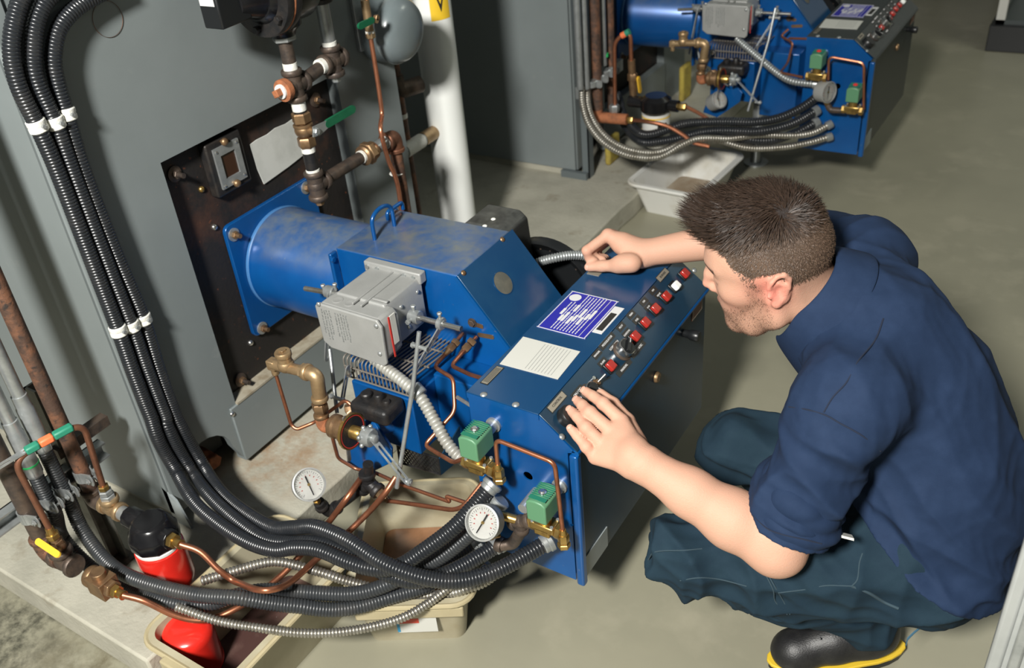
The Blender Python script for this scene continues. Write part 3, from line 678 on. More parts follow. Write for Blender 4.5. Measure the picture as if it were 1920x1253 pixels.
    # title tags on the slope
    for (u, v), wd, s in (((1044, 754), .058, 'CONTROL'), ((1242, 516), .050, 'BURNER')):
        q = on_panel(u, v, .0025); a = obj('title_tag', panel_box(q, wd, .016, .001), MT['labelblack'], pn)
        obj('tag_face', panel_box(q, wd - .003, .013, .0004, .001), MT['labeltan'], a)
        text(s, .0072, q + PNn * .0016 , ey, PNn, MT['labelblack'], a, align='CENTER')
    # indicator lamps
    lamps = [((1141, 690), 'MANUAL', 'FLAME', (1119, 664), (1130, 680)), ((1187, 635), 'PILOT', 'IGNITION', (1164, 613), (1175, 625)), ((1206, 609), 'MAIN', 'FUEL', (1183, 590), (1194, 600)),
             ((1225, 583), 'ON', 'FUEL', (1207, 566), (1216, 576)), ((1245, 560), 'ON', 'VALVE', (1224, 545), (1235, 553)), ((1280, 517), None, None, None, None)]
    for (u, v), s1, s2, a1, a2 in lamps:
        q = on_panel(u, v, .0025)
        lm = obj('lamp_bezel', panel_box(q, .024, .024, .006), MT['blackplastic'], pn, bevel=.0015)
        obj('red_lens', panel_box(q, .020, .020, .010, .005), MT['redlamp'], lm, bevel=.0025)
        for s, aa in ((s1, a1), (s2, a2)):
            if s:
                qq = on_panel(aa[0], aa[1], .0025); tg = obj('legend_plate', panel_box(qq, .028, .0135, .0008), MT['labelblack'], pn)
                text(s, .0058, qq + PNn * .0009, ey, PNn, MT['labelwhite'], tg, align='CENTER')
    q = on_panel(1262, 539, .0025); sw = obj('rocker_bezel', panel_box(q, .026, .024, .005), MT['blackplastic'], pn, bevel=.0015)
    obj('white_rocker', panel_box(q + PDn * .002, .020, .018, .012, .004), MT['white'], sw, bevel=.003)
    # selector knobs
    def knob(u, v, r, h, turn=40, legend=()):
        q = on_panel(u, v, .0025)
        dial = obj('knob_skirt', lathe([(r * 1.18, 0), (r * 1.18, .002), (r, .004)], q, PNn, 32), MT['darksteel'], pn)
        obj('knob_ring', lathe([(r, .002), (r * 1.02, .003), (r * .98, h), (r * .90, h + .001), (r * .90, h)], q, PNn, 40), MT['chrome'], dial)
        a = math.radians(turn); d = ey * math.cos(a) + PDn * math.sin(a); s = np.cross(PNn, d)
        obj('knob_grip', join(lathe([(r * .88, h * .6), (r * .88, h + .0015)], q, PNn, 32), box(q + PNn * (h + .004), (r * 1.7, r * .5, .008), (d, s, PNn))), MT['blackplastic'], dial, bevel=.001)
        obj('pointer', box(q + PNn * (h + .0084) + d * r * .6, (r * .6, .0014, .0006), (d, s, PNn)), MT['labelwhite'], dial)
        return dial
    k = knob(1166, 659, .0185, .021, -25)
    for (u, v), w, h, s in (((1138, 640), .058, .013, 'MODULATOR'), ((1151, 648), .034, .009, 'LOW  HIGH'), ((1196, 655), .060, .012, 'AUTOMATIC'), ((1170, 690), .058, .012, 'MANUAL')):
        q = on_panel(u, v, .0025); tg = obj('legend_plate', panel_box(q, w, h, .0008), MT['labelblack'], pn); text(s, .0068, q + PNn * .0009, ey, PNn, MT['labelwhite'], tg, align='CENTER')
    k2 = knob(1104, 738, .017, .018, 60)
    q = on_panel(1083, 736, .0025); tg = obj('legend_plate', panel_box(q, .04, .014, .0008), MT['labelblack'], pn); text('ON / OFF', .0072, q + PNn * .0009, ey, PNn, MT['labelwhite'], tg, align='CENTER')
    q = on_panel(1062, 784, .0025); obj('black_knob', lathe([(.021, 0), (.021, .014), (.018, .018)], q, PNn, 32), MT['blackplastic'], pn)
    q = on_panel(1117, 720, .0025)
    tg = obj('toggle_nut', join(hexa(q, PNn, .0085, .004), cyl(q, q + PNn * .009, .006, 14)), MT['bronze'], pn)
    d = unit(PNn + ey * .9); obj('toggle_lever', cyl(q + PNn * .006, q + PNn * .006 + d * .022, .0022, 10, .0034), MT['chrome'], tg)
    q = on_panel(1110, 712, .0025); obj('indicator_pin', cyl(q, q + PNn * .008, .004, 10), MT['chrome'], pn)
    return t
cabinet()

# ================================================================ water-column piping above the burner
XP, YP = .10, .600
def Z(u, v, x=XP): return P(u, v, 'x', x)[2]
def band(a, b, r, m, parent, name='tape_wrap', n=18): return obj(name, cyl(a, b, r, n, ch=.001), m, parent)
def ring_fit(o, axis, r, h): return lathe([(r * .92, 0), (r, h * .2), (r, h * .8), (r * .92, h)], o, axis, 20)
def cross_geo(c, dirs, r=.0215, L=.036):
    g = [ball(c, r * 1.02, 18, 12)]
    for d in dirs:
        d = unit(d); g.append(cyl(c, V3(c) + d * L, r * .93, 20)); g.append(ring_fit(V3(c) + d * (L - .011), d, r * 1.16, .013))
    return join(*g)
t = thing('float_control', (XP, YP, 1.13), 'black cast float chamber with square black switch box above the rusty plate', 'control')
zc = 1.238
ch = obj('float_chamber', lathe([(.03, -.115), (.055, -.11), (.075, -.085), (.082, -.04), (.084, .02), (.070, .048), (.045, .064), (.032, .072), (.030, .080)], (XP, YP + .04, zc), ey, 40), MT['blackpaint'], t)
fg = obj('chamber_flange', lathe([(.05, -.012), (.094, -.012), (.096, -.006), (.096, .004), (.094, .010), (.05, .010)], (XP, YP - .045, zc), ey, 40), MT['iron'], t)
obj('chamber_flange', lathe([(.05, -.012), (.094, -.012), (.096, -.006), (.096, .004), (.094, .010), (.05, .010)], (XP, YP - .020, zc), ey, 40), MT['iron'], t)
obj('rust_streak', lathe([(.0945, 0), (.0955, .001), (.0955, .004), (.0945, .005)], (XP, YP - .035, zc), ey, 40), MT['rustorange'], fg)
for k in range(6):
    a = math.radians(-100 + 60 * k); q = np.array((XP + .078 * math.cos(a), YP - .07, zc + .078 * math.sin(a))); obj('bolt', hexa(q, ey, .009, .012), MT['iron'], fg)
obj('neck', lathe([(.034, 0), (.038, .02), (.05, .055), (.058, .075)], (XP, YP - .13, zc), ey, 32), MT['blackpaint'], t)
q = P(401, 30, 'x', XP)
bx = obj('switch_box', box((XP, .452, 1.236), (.056, .088, .070)), MT['blackplastic'], t, bevel=.004)
obj('white_label', box((XP - .002, .4075, 1.258), (.043, .001, .018)), MT['labelwhite'], bx)
obj('conduit_nut', hexa((XP, .44, 1.271), ez, .014, .012), MT['galv'], bx)
obj('side_screw', ball((XP + .029, .487, 1.232), .004, 8, 6), MT['chrome'], bx)
obj('outlet_foot', lathe([(.05, .03), (.046, .0), (.032, -.012), (.028, -.022)], (XP, YP, zc - .085), ez, 28), MT['blackpaint'], t)

t = thing('drain_piping', (XP, YP, .70), 'vertical brown pipe stack with white thread tape and orange plug in front of rusty plate', 'pipe')
z1 = Z(529, 68)
obj('reducing_hex', hexa((XP, YP, z1 - .012), ez, .028, .02), MT['galv'], t)
band((XP, YP, Z(531, 80)), (XP, YP, z1 - .010), .0168, MT['tape'], t)
obj('pipe', cyl((XP, YP, Z(541, 122)), (XP, YP, Z(531, 78)), .0165, 20), MT['darksteel'], t)
band((XP, YP, Z(544, 134)), (XP, YP, Z(540, 118)), .0172, MT['tape'], t)
zx = Z(551, 160)
obj('cross_fitting', cross_geo((XP, YP, zx), ((0, 0, 1), (0, 0, -1), (0, 1, 0), (0, -1, 0))), MT['darksteel'], t)
obj('plug_collar', lathe([(.0255, 0), (.0262, .004), (.0262, .016), (.017, .018)], (XP, YP - .026, zx), -ey, 22), MT['rustorange'], t)
band((XP, YP - .050, zx), (XP, YP - .042, zx), .0172, MT['tape'], t)
obj('square_plug', box((XP, YP - .056, zx), (.017, .02, .017), (unit((1, 0, .4)), ey, unit((-.4, 0, 1)))), MT['rustorange'], t, bevel=.002)
band((XP, YP, zx - .062), (XP, YP, zx - .036), .0172, MT['tape'], t)
obj('nipple', cyl((XP, YP, zx - .078), (XP, YP, zx - .05), .0155, 18), MT['iron'], t)
band((XP, YP, zx - .092), (XP, YP, zx - .074), .0172, MT['tape'], t)
zv = Z(570, 243)
vb = obj('ball_valve', join(hexa((XP, YP, zv + .018), ez, .0235, .026), ball((XP, YP, zv), (.0235, .0235, .022), 20, 12), ring_fit((XP, YP, zv + .008), ez, .0245, .008), hexa((XP, YP, zv - .044), ez, .0225, .026), cyl((XP, YP, zv), (XP + .035, YP, zv), .010, 14)), MT['bronze'], t)
hs = np.array((XP + .036, YP, zv))
he1, he2 = P(610, 234, 'x', XP + .036), P(664, 203, 'x', XP + .036)
d = unit(he2 - he1)
obj('lever_arm', prism([hs + (0, -.012, -.010), hs + (0, .012, -.014), he1 + d * .01 + (0, .002, -.008), he1 + d * .01 + (0, -.006, .009), hs + (0, -.006, .014)], (.003, 0, 0)), MT['galv'], vb)
obj('lever_nut', hexa(hs, ex, .009, .01), MT['galv'], vb)
obj('green_grip', slotted(he1 + d * .008, he2 - d * .008, .020, .007, ex, (.5, .501, .0002)), MT['greenhandle'], vb)
band((XP, YP, zv - .058), (XP, YP, zv - .040), .0172, MT['tape'], t)
zt = Z(596, 345)
obj('nipple', cyl((XP, YP, zt + .025), (XP, YP, zv - .052), .0162, 18), MT['iron'], t)
band((XP, YP, zt + .030), (XP, YP, zt + .044), .0172, MT['tape'], t)
obj('tee_fitting', cross_geo((XP, YP, zt), ((0, 0, 1), (0, 0, -1), (0, 1, 0))), MT['darksteel'], t)
obj('drain_plug', join(lathe([(.018, 0), (.018, .006), (.012, .008)], (XP, YP, zt - .036), -ez, 18), hexa((XP, YP, zt - .042), -ez, .011, .012)), MT['bronze'], t)
ye = P(738, 256, 'x', XP)[1]
obj('pipe', cyl((XP, YP + .03, zt), (XP, .80, zt), .0165, 20), MT['darksteel'], t)
yu = P(690, 283, 'x', XP)[1]
band((XP, yu - .035, zt), (XP, yu - .018, zt), .0178, MT['tape'], t)
obj('union', join(hexa((XP, yu - .012, zt), ey, .031, .022), lathe([(.022, 0), (.027, .004), (.027, .012), (.02, .016)], (XP, yu - .026, zt), ey, 22), ring_fit((XP, yu + .010, zt), ey, .025, .012)), MT['bronze'], t)
obj('nipple', cyl((XP, yu + .01, zt), (XP, ye - .01, zt), .0165, 18), MT['galv'], t)
band((XP, ye - .042, zt), (XP, ye - .026, zt), .0185, MT['tape'], t)
obj('elbow', join(tube(fillet([(XP, ye - .032, zt), (XP, ye, zt), (XP, ye, zt - .04)], .024, 8), .0225, 20), ring_fit((XP, ye - .038, zt), ey, .0255, .012), ring_fit((XP, ye, zt - .042), ez, .0255, .012)), MT['coppermuddy'], t)
obj('drop_pipe', cyl((XP, ye, PAD), (XP, ye, zt - .03), .0168, 20), MT['rustpipe'], t)
zw = Z(747, 326); obj('wire_tie', lathe([(.0195, 0), (.021, .002), (.0195, .004)], (XP - .005, ye - .006, zw), ez, 20), MT['tape'], t)

t = thing('equalizing_pipe', (XP, .745, .99), 'grey pipe and cross with plugged ends under the black float chamber', 'pipe')
y2 = P(622, 105, 'x', XP)[1]; z2 = zx + .012
obj('cross_fitting', cross_geo((XP, y2, z2), ((0, 0, 1), (0, 0, -1), (0, -1, 0), (0, 1, 0))), MT['darksteel'], t)
obj('pipe', cyl((XP, YP + .03, zx), (XP, y2 - .03, z2), .0162, 18), MT['darksteel'], t)
band((XP, y2 - .052, z2), (XP, y2 - .034, z2), .019, MT['tape'], t)
obj('plug', join(hexa((XP, y2 + .034, z2), ey, .014, .018)), MT['darksteel'], t)
obj('plug', hexa((XP, y2, z2 - .052), ez, .012, .018), MT['galv'], t)
obj('riser', cyl((XP, y2, z2 + .03), (XP, y2, 1.21), .0165, 18), MT['galv'], t)
band((XP, y2, z2 + .036), (XP, y2, z2 + .048), .0178, MT['tape'], t)
obj('upper_tee', cross_geo((XP, y2, 1.21), ((0, 0, -1), (0, 0, 1), (0, -1, 0), (1, 0, 0)), .024, .042), MT['iron'], t)
obj('side_plug', join(lathe([(.022, 0), (.022, .006)], (XP + .042, y2, 1.21), ex, 18), hexa((XP + .047, y2, 1.21), ex, .016, .016)), MT['coppermuddy'], t)

# domed grey cover with small valve and copper line
yd, zd = 1.046, 1.012
t = thing('dome_cover', (.06, yd, .95), 'round domed grey metal cover mounted on the boiler by the white pipe', 'cover')
obj('dome', lathe([(.084, 0), (.087, .003), (.087, .058), (.089, .061), (.089, .068), (.086, .072), (.083, .086), (.072, .101), (.050, .111), (.02, .116)], (.0, yd, zd), ex, 48), mat('dome_paint', (.14, .17, .178), .28, 0, (.16, .19, .197), 6, coat=.3), t)
obj('rim', ring([(.0885, .060), (.0905, .062), (.0905, .067), (.0885, .069)], (0, yd, zd), ex, 48), MT['grey'], t)
a, b = P(664, 14, 'x', .012), P(690, 92, 'x', .012)
pk = obj('back_plate', box2((.0, a[1] - .002, b[2]), (.012, a[1] + .06, a[2] + .03)), MT['galv'], t, bevel=.002)
t = thing('copper_line', (.05, .9, .5), 'thin orange copper tube falling from small green-handled valve past the dome', 'tube')
pts = [(686, -20), (689, 15), (695, 70), (703, 120), (712, 180), (716, 215), (714, 245), (728, 300), (745, 345), (755, 420)]
pl = [P(u, v, 'x', .10) for u, v in pts[:6]] + [P(u, v, 'x', .125) for u, v in pts[6:]]
obj('tube', tube(spline(pl, 8), .0062, 10), MT['coppernew'], t)
q = P(690, 38, 'x', .10)
obj('valve_body', join(cyl(q - (0, 0, .03), q + (0, 0, .05), .011, 14), hexa(q - (0, 0, .045), ez, .0125, .018), cyl(q, q + (.03, 0, 0), .006, 10)), MT['palebronze'], t)
band(q - (0, 0, .033), q - (0, 0, .026), .0118, MT['tape'], t)
a, b = P(675, 49, 'x', .128), P(697, 38, 'x', .128)
obj('green_grip', slotted(a, b, .016, .006, ex, (.5, .501, .0002)), MT['greenhandle'], t)
obj('end_nut', hexa(P(703, 33, 'x', .12), ex, .008, .01), MT['bronze'], t)

# ================================================================ supply pipes on a strut beside the boiler
XS = 0.0
Y1, Y2, YA, YB = -.182, -.321, -.275, -.236
def pz(u, v, y): return P(u, v, 'y', y)
st = thing('strut_stand', (-.035, -.175, PAD), 'grey steel strut channel post and cross bar holding the rusty pipes', 'strut')
obj('post', join(box2((-.062, -.196, PAD), (-.056, -.154, .62)), box2((-.062, -.196, PAD), (-.022, -.191, .62)), box2((-.062, -.159, PAD), (-.022, -.154, .62))), mat('strut_steel', (.17, .17, .15), .5, .5, (.10, .095, .08), 20), st)
obj('base_foot', box2((-.075, -.21, PAD), (-.008, -.14, PAD + .006)), MT['darksteel'], st)
zb = .392
obj('cross_bar', join(box2((-.046, -.42, zb - .02), (-.042, -.10, zb + .02)), box2((-.046, -.42, zb - .02), (-.018, -.10, zb - .016)), box2((-.046, -.42, zb + .016), (-.018, -.10, zb + .02))), MT['galv'], st)
obj('cross_bar', box2((-.046, -.205, zb + .05), (-.02, -.07, zb + .075)), MT['darksteel'], st)
def clamp(y, r, z, name='pipe_clamp', lab='', ):
    t = thing(name, (XS, y, z), lab, 'clamp', 'pipe clamps on the strut bar')
    for s in (-1, 1):
        pts = [np.array((XS + (r + .002) * math.cos(a) , y + s * (r + .002) * math.sin(a), 0)) for a in np.linspace(math.pi * .98, math.pi * .22, 9)]
        pts.append(np.array((XS + r + .022, y + s * .005, 0)))
        g = []
        for a, b in zip(pts[:-1], pts[1:]):
            n = np.cross(ez, unit(b - a)) * .0013
            g.append(prism([a - n + (0, 0, z - .014), b - n + (0, 0, z - .014), b + n + (0, 0, z - .014), a + n + (0, 0, z - .014)], (0, 0, .028)))
        obj('strap', join(*g), MT['galv'], t)
        q = np.array((XS + r + .018, y + s * .007, z)); obj('tab', plate(q + (.0, 0, 0), .026, .03, .002, .011, (ex, ez, s * ey)), MT['galv'], t)
    q = np.array((XS + r + .018, y, z)); obj('bolt', join(cyl(q - (0, .018, 0), q + (0, .018, 0), .0032, 8), hexa(q - (0, .011, 0), -ey, .0075, .005), hexa(q + (0, .011, 0), ey, .0075, .005)), MT['galv'], t)
for y, r, lab in ((Y1, .017, 'galvanised strap clamp around the taller rusty pipe on the strut'), (Y2, .019, 'galvanised strap clamp around the brown pipe next to the frame edge'), (YA, .0158, 'galvanised strap clamp on the corrugated conduit beside the brown pipe'), (YB, .0158, 'galvanised strap clamp on the corrugated conduit under the taped copper bow')):
    clamp(y, r, zb, 'pipe_clamp', lab)

# taller rusty pipe, tee, filter head
FY = Y1
zt1 = pz(196, 945, Y1)[2]
t = thing('fuel_riser', (XS, Y1, PAD), 'tall rusty brown pipe standing by the boiler with tee and pale fitting at its foot', 'pipe')
obj('pipe', cyl((XS, Y1, zt1 + .02), (XS, Y1, 1.9), .0168, 20), MT['rustpipe'], t)
obj('elbow', join(tube(fillet([(XS, Y1, zt1 + .03), (XS, Y1, zt1), (XS + .04, Y1, zt1)], .024, 8), .021, 18), ring_fit((XS, Y1, zt1 + .020), ez, .024, .012)), MT['darksteel'], t)
tx = pz(218, 968, Y1)[0]
fx = pz(288, 1000, Y1)[0]; zf = zt1 - .005
obj('tee', cross_geo((tx, Y1, zt1), ((1, 0, 0), (-1, 0, 0), (0, 0, 1)), .019, .03), MT['palebronze'], t)
for k, (r, m) in enumerate(((.017, 'galv'), (.015, 'galv'), (.012, 'brass'))):
    obj('compression_nut', hexa((tx, Y1, zt1 + .03 + k * .013), ez, r, .012), MT[m], t)
obj('nipple', cyl((tx + .025, Y1, zt1), (fx - .03, Y1, zt1), .0165, 18), MT['galv'], t)
fh = thing('oil_filter', (fx, Y1, PAD), 'bright red spin-on oil filter hanging from black cast head', 'filter')
obj('filter_head', lathe([(.030, -.035), (.052, -.034), (.056, -.028), (.056, -.004), (.05, .004), (.044, .02), (.036, .028), (.012, .03)], (fx, Y1, zf), ez, 10, a0=.3), MT['blackpaint'], fh, bevel=.004)
obj('inlet_port', cyl((fx - .075, Y1, zt1), (fx - .03, Y1, zt1), .025, 10), MT['blackpaint'], fh, bevel=.002)
obj('outlet_port', cyl((fx + .03, Y1, zf - .002), (fx + .062, Y1, zf - .002), .022, 10), MT['blackpaint'], fh, bevel=.002)
obj('white_gasket', lathe([(.049, 0), (.051, .002), (.051, .008), (.049, .010)], (fx, Y1, zf - .046), ez, 40), MT['whiteplastic'], fh)
obj('canister', lathe([(.03, .004), (.045, .006), (.052, .014), (.054, .03), (.054, .112), (.053, .120), (.050, .122)], (fx, Y1, zf - .046 - .122), ez, 48), MT['redpaint'], fh)
obj('outlet_nut', join(hexa((fx + .060, Y1, zf - .002), ex, .017, .014), cyl((fx + .072, Y1, zf - .002), (fx + .092, Y1, zf - .002), .009, 12, .011)), MT['brass'], fh)

# brown pipe, valve with yellow lever, brass block
zt2 = pz(140, 1062, Y2)[2]
t = thing('return_riser', (XS, Y2, PAD), 'brown steel pipe with yellow-lever valve and brass check block at its foot', 'pipe')
obj('pipe', cyl((XS, Y2, zt2 + .02), (XS, Y2, 1.6), .019, 20), MT['darksteel'], t)
obj('elbow', join(tube(fillet([(XS, Y2, zt2 + .05), (XS, Y2, zt2), (XS + .05, Y2, zt2)], .03, 8), .0235, 18), ring_fit((XS, Y2, zt2 + .034), ez, .0265, .014)), MT['rustpipe'], t)
bx_ = pz(185, 1078, Y2)[0]
obj('tee', cross_geo((XS + .062, Y2, zt2), ((1, 0, 0), (-1, 0, 0), (0, 0, 1)), .022, .034), MT['darksteel'], t)
vx = XS + .062
vv = obj('needle_valve', join(cyl((vx, Y2, zt2 + .03), (vx, Y2, zt2 + .07), .013, 14), hexa((vx, Y2, zt2 + .052), ez, .016, .012), ball((vx, Y2, zt2 + .045), .017, 14, 10)), MT['bronze'], t)
obj('compression_nut', join(hexa((vx, Y2, zt2 + .070), ez, .0145, .014), cyl((vx, Y2, zt2 + .082), (vx, Y2, zt2 + .10), .010, 12, .0085)), MT['brass'], t)
l0, l1 = pz(72, 1016, Y2 - .03), pz(108, 1040, Y2 - .03)
obj('yellow_lever', slotted(l0, l1, .014, .004, (0, -.6, 1), (.5, .501, .0002)), MT['yellow'], vv)
obj('lever_stem', cyl(l0, (vx, Y2, zt2 + .03), .004, 8), MT['galv'], vv)
obj('check_block', join(box((bx_, Y2, zt2 - .004), (.052, .044, .044)), ring_fit((bx_ - .04, Y2, zt2), ex, .024, .018), hexa((bx_ + .02, Y2, zt2 - .004), ex, .020, .018), cyl((bx_, Y2, zt2 + .015), (bx_, Y2, zt2 + .032), .016, 14)), MT['bronze'], t, bevel=.006, seg=3)
obj('outlet_nut', join(hexa((bx_ + .038, Y2, zt2 - .004), ex, .014, .014), cyl((bx_ + .05, Y2, zt2 - .004), (bx_ + .068, Y2, zt2 - .004), .008, 12, .0105)), MT['brass'], t)

# taped copper bow between the two lines
top = np.array((tx, Y1, zt1 + .068)); bot = np.array((vx, Y2, zt2 + .098))
m1 = pz(155, 792, Y1); m0 = pz(24, 862, Y2)
m1 = np.array(m1); m0 = np.array(m0)
t = thing('copper_bow', bot, 'bent copper tube bow with green and orange tape between two supply pipes', 'tube')
k1 = top + (m1 - top) * 1.0; k0 = bot + (m0 - bot) * 1.0
path = fillet([bot, k0, k1, top], .035, 8)
obj('tube', tube(path, .0068, 12), MT['coppermuddy'], t)
dd = unit(k1 - k0); LL = np.linalg.norm(k1 - k0)
for f0, f1, mm in ((.18, .38, 'teal'), (.38, .58, 'orange'), (.58, .86, 'teal')):
    a, b = k0 + dd * LL * f0, k0 + dd * LL * f1
    up = unit(ez - dd * (dd @ ez)); s = np.cross(dd, up)
    obj('tape_band', box((a + b) / 2 + up * .003, (np.linalg.norm(b - a), .018, .016), (dd, s, up)), MT[mm], t, bevel=.004)
obj('steel_hanger', slotted(k0 + dd * LL * .16 + (0, 0, .004), k0 - dd * LL * .18 - ez * .004 + (-.01, -.03, 0), .016, .003, ez, (.35, .75, .006)), MT['galv'], t)

# two corrugated conduits with steel couplings dropping behind the bow
MENDS = []
for y, lab, (cu, cv), off in ((YB, 'corrugated black conduit with steel coupling dropping beside the tall rusty pipe', (40, 790), 0.0), (YA, 'corrugated black conduit with steel coupling dropping beside the brown pipe', (8, 830), 0.0)):
    t = thing('corrugated_conduit', (XS, y, .3), lab, 'conduit')
    zc2 = pz(cu, cv, y)[2]
    obj('rigid_tube', cyl((XS, y, zc2 + .05), (XS, y, 1.7), .0135, 16), MT['galv'], t)
    cpl = obj('coupling', lathe([(.0145, .085), (.0160, .084), (.0160, .055), (.0178, .052), (.0178, -.03), (.0186, -.033), (.0186, -.055), (.017, -.058)], (XS, y, zc2), ez, 24), MT['galv'], t)
    obj('green_ring', lathe([(.0178, 0), (.0192, .001), (.0192, .004), (.0178, .005)], (XS, y, zc2 - .032), ez, 24), MT['greenring'], cpl)
    obj('coupling_nut', hexa((XS, y, zc2 - .062), ez, .0192, .026), MT['galv'], cpl)
    MENDS.append((t, np.array((XS, y, zc2 - .06))))

# ================================================================ drip tubs and the loose canister
def tub(name, c, w, l, h, ang, label, mm, rimm, wall=.004, taper=.028, rim=.014, r=.035, inside=None, level=.03, group=None, lips=()):
    """open tub: c = centre on the ground (x, y, z0), w along local x, l along local y"""
    a = math.radians(ang); X = np.array((math.cos(a), math.sin(a), 0)); Yv = np.array((-math.sin(a), math.cos(a), 0)); c = V3(c)
    t = thing(name, c, label, 'tub', group)
    K = 6
    def loop(dw, z, rr): return [c + X * p + Yv * q + ez * z for p, q in rrect(w + dw, l + dw, max(rr, .004), K)]
    loops = [loop(-2 * taper, 0, r - .01), loop(-2 * taper * .05, h - .012, r), loop(2 * rim, h - .012, r + rim), loop(2 * rim, h, r + rim), loop(-2 * wall, h, r - wall), loop(-2 * wall - 2 * taper, wall, r - .012)]
    n = len(loops[0]); vs = [p for L in loops for p in L]; fs = [tuple(range(n - 1, -1, -1))]
    for i in range(len(loops) - 1):
        for k in range(n): fs.append((i * n + k, i * n + (k + 1) % n, (i + 1) * n + (k + 1) % n, (i + 1) * n + k))
    fs.append(tuple((len(loops) - 1) * n + k for k in range(n)))
    body = obj('tub_body', (vs, fs), mm, t, smooth=50)
    obj('rim', sweep_loop(loop(2 * rim, h - .004, r + rim), .006), rimm, t)
    if inside is not None:
        f = level / h; obj('contents', prism(loop(-2 * wall - 2 * taper * (1 - f) - .002, wall + .001, r - .012), (0, 0, level)), inside, t)
    return t, X, Yv, c
def sweep_loop(pts, rr):
    p = np.array(pts + [pts[0], pts[1]]); g = sweep(p, [rr] * len(p), 8); return g
t, X, Yv, c = tub('drip_tub', (.412, -.138, 0), .235, .385, .185, 0, 'long cloudy plastic tub holding dark red sludge beside the concrete pad', MT['plastic'], MT['plasticrim'], inside=MT['redsludge'], level=.03)
q = P(368, 1240, 'y', -.345)
obj('clip_handle', box2((.37, -.362, .145), (.47, -.343, .186)), MT['plasticrim'], t, bevel=.004)
lb = obj('side_label', box2((.39, -.348, .085), (.48, -.344, .14)), MT['paper'], t)
t, X, Yv, c = tub('drip_tub', (.613, .178, 0), .255, .36, .150, 31, 'cloudy plastic tub with brown oily sludge under the control cabinet', MT['plastic'], MT['plasticrim'], inside=MT['sludge'], level=.02, taper=.02)
fc = c - Yv * (.18 + .004)
lb = obj('paper_label', box(fc - Yv * .001 + X * .012 + ez * .080, (.085, .002, .046), (X, Yv, ez)), MT['paper'], t)
obj('label_stripe', box(fc - X * .006 + ez * .094 - Yv * .0024, (.045, .001, .014), (X, Yv, ez)), mat('label_red', (.55, .06, .03), .5), lb)
obj('label_stripe', box(fc - X * .030 + ez * .080 - Yv * .0024, (.006, .001, .04), (X, Yv, ez)), mat('label_cyan', (.03, .25, .45), .5), lb)
obj('front_band', box(fc - Yv * .003 + ez * .122, (.235, .012, .03), (X, Yv, ez)), MT['plasticrim'], t, bevel=.004)
# loose red canister standing in the long tub, closed end up
cx, cy, cz = .325, -.262, .036
t = thing('oil_canister', (cx, cy, cz), 'red metal canister standing closed end up inside the long tub', 'canister')
axis = unit((.12, -.05, 1))
obj('canister', lathe([(.050, 0), (.053, .004), (.0545, .012), (.0545, .112), (.052, .124), (.043, .133), (.02, .137)], (cx, cy, cz), axis, 48), MT['redpaint'], t)
obj('seam', lathe([(.0545, .004), (.0555, .006), (.0555, .009), (.0545, .011)], (cx, cy, cz), axis, 48), MT['redpaint'], t)

# ================================================================ solenoid valves, gauges and fuel piping on the cabinet end
def gauge(c, nrm, r, label, stem, needle=-100, dep=.028, face=True):
    c = V3(c); n = unit(nrm); up = unit(ez - n * (n @ ez)); s = np.cross(up, n)
    t = thing('pressure_gauge', c - (0, 0, r), label, 'gauge')
    obj('case', lathe([(r * .5, -dep), (r * .95, -dep), (r, -dep * .85), (r, .002), (r * 1.05, .003), (r * 1.05, .007), (r * .95, .008), (r * .93, .003), (r * .92, -.001), (r * .3, -.0012)], c, n, 48), MT['zinc'], t)
    di = obj('dial', lathe([(r * .925, -.0008), (r * .925, 0)], c, n, 48), MT['dial'], t)
    tick = []; red = []
    for k in range(28):
        a = math.radians(225 - 270 * k / 27); d = s * math.cos(a) + up * math.sin(a); e = np.cross(n, d)
        l = r * (.16 if k % 3 == 0 else .08); tick.append(box(c + d * (r * .84 - l / 2) + n * .0004, (l, r * .022, .0004), (d, e, n)))
    for k in range(9):
        a = math.radians(200 - 220 * k / 8); d = s * math.cos(a) + up * math.sin(a); e = np.cross(n, d)
        red.append(box(c + d * r * .56 + n * .0004, (r * .09, r * .05, .0004), (d, e, n)))
    tm = obj('scale_marks', join(*tick), MT['labelblack'], di, kind='stuff'); obj('red_scale', join(*red), mat('red_print', (.5, .06, .04), .5), di, kind='stuff')
    a = math.radians(needle); d = s * math.cos(a) + up * math.sin(a); e = np.cross(n, d)
    obj('needle', prism([c + n * .002 - e * r * .03 + d * r * .72, c + n * .002 + e * r * .03 + d * r * .72, c + n * .002 + e * r * .05 - d * r * .55, c + n * .002 - e * r * .05 - d * r * .55], n * .0006), MT['labelblack'], di)
    obj('hub', lathe([(r * .1, 0), (r * .08, .002)], c + n * .002, n, 16), MT['brass'], di)
    obj('glass', lathe([(r * .92, .0045), (r * .92, .0055)], c, n, 48), MT['glass'], t)
    if stem is not None:
        a = c - up * r * .9 - n * dep * .45
        obj('stem', join(cyl(a, stem, r * .16, 12), hexa(a + (V3(stem) - a) * .4, V3(stem) - a, r * .24, r * .35)), MT['brass'], t)
    return t
